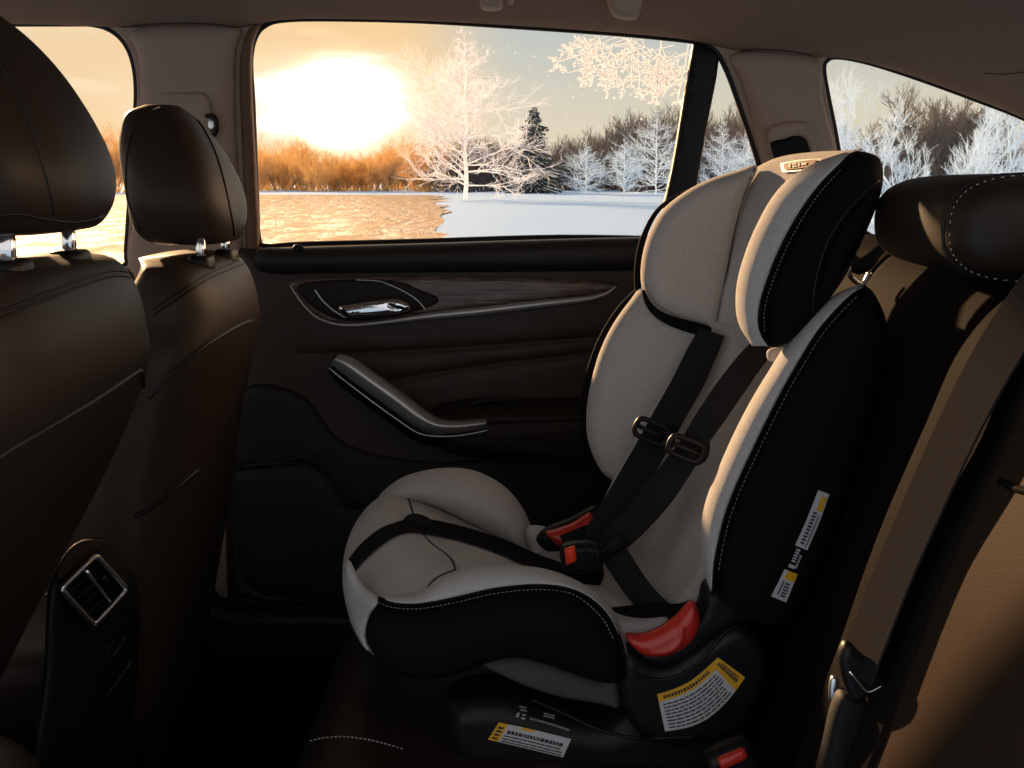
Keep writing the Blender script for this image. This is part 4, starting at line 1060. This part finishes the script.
# -- labels
rn = random.Random(21)
tB = bvh(lobe)
top = [(657, 694), (673, 689), (690, 681), (705, 669), (718, 657)]; bot = [(665, 731), (688, 727), (708, 718), (728, 700), (745, 677)]
sh = lambda n_, sp, m_, tr_, tp, bt, lift, fb, lab=None: (lambda o: (o.__setitem__('label', lab) if lab else None, o)[1])(decal_o(n_, sp, m_, cs, tr_, tp, bt, lift, fb))
decal_o('warning_label', [(0, 1, 0, 1)], 'white', cs, tB, top, bot, .0010, YB-.03)['label'] = 'curved white warning label with orange border'
decal_o('label_band', [(0, 1, 0, 0.2)], 'orange', cs, tB, top, bot, .0014, YB-.03)
decal_o('label_band', [(0.86, 1, 0.2, 1)], 'orange', cs, tB, top, bot, .0014, YB-.03)
decal_o('label_text', textrows(.05, .83, [.28+.088*k for k in range(8)], .032, rn, .03, .10, .012)+textrows(.08, .78, [.07], .075, rn, .02, .035, .012)+[(.91, .95, .12+.07*k, .17+.07*k) for k in range(11)]+[(.955, .975, .2+.08*k, .25+.08*k) for k in range(8)], 'ink', cs, tB, top, bot, .0018, YB-.03)
# front base label
tF = bvh(base)
top = [(499, 722), (535, 730), (571, 739)]; bot = [(488, 739), (526, 748), (563, 757)]
decal_o('base_label', [(0, 1, 0, 1)], 'white', cs, tF, top, bot, .0010, YB)['label'] = 'narrow white label with orange end'
decal_o('label_band', [(0, 0.13, 0, 1)], 'orange', cs, tF, top, bot, .0014, YB)
decal_o('label_band', [(0.32, 0.5, 0, 0.12)], 'orange', cs, tF, top, bot, .0014, YB)
decal_o('label_text', textrows(.17, .95, [.30], .17, rn, .015, .05, .012)+textrows(.16, .96, [.58, .74, .88], .06, rn, .04, .12, .01)+[(.03, .10, .2+.2*k, .3+.2*k) for k in range(4)], 'ink', cs, tF, top, bot, .0018, YB)
top = [(520, 705), (548, 712), (576, 720)]; bot = [(515, 718), (543, 725), (571, 734)]
decal_o('base_marking', textrows(.25, .95, [.74], .14, rn, .012, .03, .014)+textrows(.45, .66, [.15, .32], .09, rn, .02, .04, .01)+[(.0, .12, .1, .18), (.03, .15, .3, .38), (.0, .05, .6, .9), (.09, .16, .6, .7), (.1, .17, .85, .95)], 'grey_ink', cs, tF, top, bot, .0012, YB)
# wing label
top = [(818, 490), (807, 518), (795, 545), (783, 572), (771, 596)]; bot = [(829, 494), (819, 522), (807, 550), (796, 577), (786, 602)]
decal_o('wing_label', [(0, .50, 0, 1)], 'white', cs, tnb, top, bot, .0010, 1.26)['label'] = 'long narrow white label on the near wing'
decal_o('wing_label', [(.72, 1, 0, 1)], 'white', cs, tnb, top, bot, .0010, 1.26)['label'] = 'short white and orange label on the near wing'
decal_o('label_band', [(0.04, 0.16, 0.45, 0.9)], 'orange', cs, tnb, top, bot, .0014, 1.26)
decal_o('label_band', [(0.72, 0.8, 0.25, 1)], 'orange', cs, tnb, top, bot, .0014, 1.26)
decal_o('label_text', [(.18+.03*k, .197+.03*k, .25, .55) for k in range(10)]+[(.2, .48, .72, .78), (.82, .96, .25, .33)]+[(.83+.03*k, .845+.03*k, .45, .8) for k in range(5)], 'ink', cs, tnb, top, bot, .0018, 1.26)
decal_o('label_lettering', [(.52+.025*k, .535+.025*k, .2, .5) for k in range(5)]+[(.56+.018*k, .57+.018*k, .62, .78) for k in range(7)]+[(.66, .69, .15, .6)], 'white', cs, tnb, top, bot, .0014, 1.26)

# ================================================================== WORLD, SUN, CAMERA
wd = bpy.data.worlds.new('World'); bpy.context.scene.world = wd; wd.use_nodes = True; nt = wd.node_tree; nt.nodes.clear()
N = nt.nodes.new; Lk = nt.links.new
def mth(op, a, b=None, clamp=False):
    n = N('ShaderNodeMath'); n.operation = op; n.use_clamp = clamp
    for k, x in enumerate((a, b)):
        if x is None: continue
        if isinstance(x, (int, float)): n.inputs[k].default_value = x
        else: Lk(x, n.inputs[k])
    return n.outputs[0]
def mixc(f, a, b):
    n = N('ShaderNodeMix'); n.data_type = 'RGBA'
    if isinstance(f, (int, float)): n.inputs[0].default_value = f
    else: Lk(f, n.inputs[0])
    for k, x in ((6, a), (7, b)):
        if isinstance(x, tuple): n.inputs[k].default_value = (*x, 1)
        else: Lk(x, n.inputs[k])
    return n.outputs[2]
def addc(a, f, col):
    n = N('ShaderNodeMix'); n.data_type = 'RGBA'; n.blend_type = 'ADD'; Lk(f, n.inputs[0]); Lk(a, n.inputs[6]); n.inputs[7].default_value = (*col, 1); n.clamp_result = False; n.clamp_factor = False
    return n.outputs[2]
def smooth(x, a, b):
    n = N('ShaderNodeMapRange'); n.interpolation_type = 'SMOOTHSTEP'; n.clamp = True
    Lk(x, n.inputs[0]); n.inputs[1].default_value = a; n.inputs[2].default_value = b; return n.outputs[0]
tc = N('ShaderNodeTexCoord'); sx = N('ShaderNodeSeparateXYZ'); Lk(tc.outputs['Generated'], sx.inputs[0])
az = mth('ARCTAN2', sx.outputs[0], sx.outputs[1]); el = mth('ARCSINE', sx.outputs[2])
AZ0, EL0 = -.139, .060
nz = N('ShaderNodeTexNoise'); nz.inputs['Scale'].default_value = 9; nz.inputs['Detail'].default_value = 5
mp = N('ShaderNodeMapping'); mp.inputs['Scale'].default_value = (1, 1, 5); Lk(tc.outputs['Generated'], mp.inputs[0]); Lk(mp.outputs[0], nz.inputs['Vector'])
nf = mth('SUBTRACT', nz.outputs['Fac'], .5)
warm = smooth(mth('MULTIPLY', az, -1), -.01, .10)
cool = mixc(smooth(el, 0, .16), (.80, .69, .50), (.50, .57, .57))
wsky = mixc(smooth(mth('ADD', el, mth('MULTIPLY', nf, .25)), 0, .16), (.96, .68, .36), (.93, .72, .47))
da = mth('SUBTRACT', az, AZ0); de = mth('SUBTRACT', el, EL0)
def g2d(sa, se, wob=0):
    a = mth('POWER', mth('ABSOLUTE', mth('DIVIDE', da, sa)), 2); e = mth('POWER', mth('ABSOLUTE', mth('DIVIDE', de, se)), 2)
    q_ = mth('ADD', a, e)
    if wob: q_ = mth('ADD', q_, mth('MULTIPLY', nf, wob))
    return mth('EXPONENT', mth('MULTIPLY', q_, -1))
wsky = mixc(g2d(.15, .3), wsky, (.92, .63, .32))
base_c = mixc(warm, cool, wsky)
c1 = addc(base_c, g2d(.15, .07), (.10, .07, .05))
c1b = addc(c1, mth('MULTIPLY', g2d(.11, .026, 5.0), smooth(mth('MULTIPLY', az, -1), .06, .12)), (.5, .55, .7))
c2 = addc(c1b, g2d(.044, .024, 7.0), (1.5, 1.5, 1.6))
c3 = addc(c2, g2d(.023, .017), (60.0, 44.0, 27.0))
clouds = mth('MULTIPLY', smooth(nz.outputs['Fac'], .52, .72), smooth(mth('MULTIPLY', az, -1), .0, .14))
c4 = addc(c3, mth('MULTIPLY', clouds, .5), (.22, .22, .20))
bk_ = smooth(sx.outputs[1], -.15, .35)        # the half of the sky away from the sunset is dim and cool
c5a = mixc(bk_, (.78, .75, .75), c4)
c5 = mixc(smooth(el, .45, .9), c5a, (.50, .54, .62))
side_fill_glow = mth('MULTIPLY', mth('MULTIPLY', smooth(az, .46, .75), smooth(mth('MULTIPLY', az, -1), -1.75, -1.4)), mth('MULTIPLY', smooth(el, .0, .05), smooth(mth('MULTIPLY', el, -1), -.75, -.35)))
c5 = addc(c5, side_fill_glow, (9.0, 5.4, 2.8))  # warm glow added out of view to light the front seat edges
low = smooth(el, -.02, .0)
c6 = mixc(low, (.25, .26, .28), c5)
bg = N('ShaderNodeBackground'); Lk(c6, bg.inputs[0]); bg.inputs[1].default_value = 1.0
ow = N('ShaderNodeOutputWorld'); Lk(bg.outputs[0], ow.inputs[0])

su = bpy.data.lights.new('low_sun', 'SUN'); su.energy = 11.0; su.color = (1, .62, .32); su.angle = math.radians(1.2)
so = bpy.data.objects.new('low_sun', su); C.objects.link(so)
az_, el_ = math.radians(-28), math.radians(14)
dirv = Vector((math.sin(az_)*math.cos(el_), math.cos(az_)*math.cos(el_), math.sin(el_)))
so.rotation_euler = dirv.to_track_quat('Z', 'Y').to_euler(); so.location = dirv*30

cam = bpy.data.cameras.new('camera'); co = bpy.data.objects.new('camera', cam); C.objects.link(co)
cam.sensor_width = 36; cam.lens = 36*F/W; cam.clip_start = .02; cam.clip_end = 1000
co.location = CAM; co.rotation_euler = (math.pi/2-PITCH, 0, 0)
s = bpy.context.scene; s.camera = co
s.view_settings.view_transform = 'Standard'; s.view_settings.look = 'None'; s.view_settings.gamma = 1; s.view_settings.use_curve_mapping = False
s.view_settings.exposure = 0.0
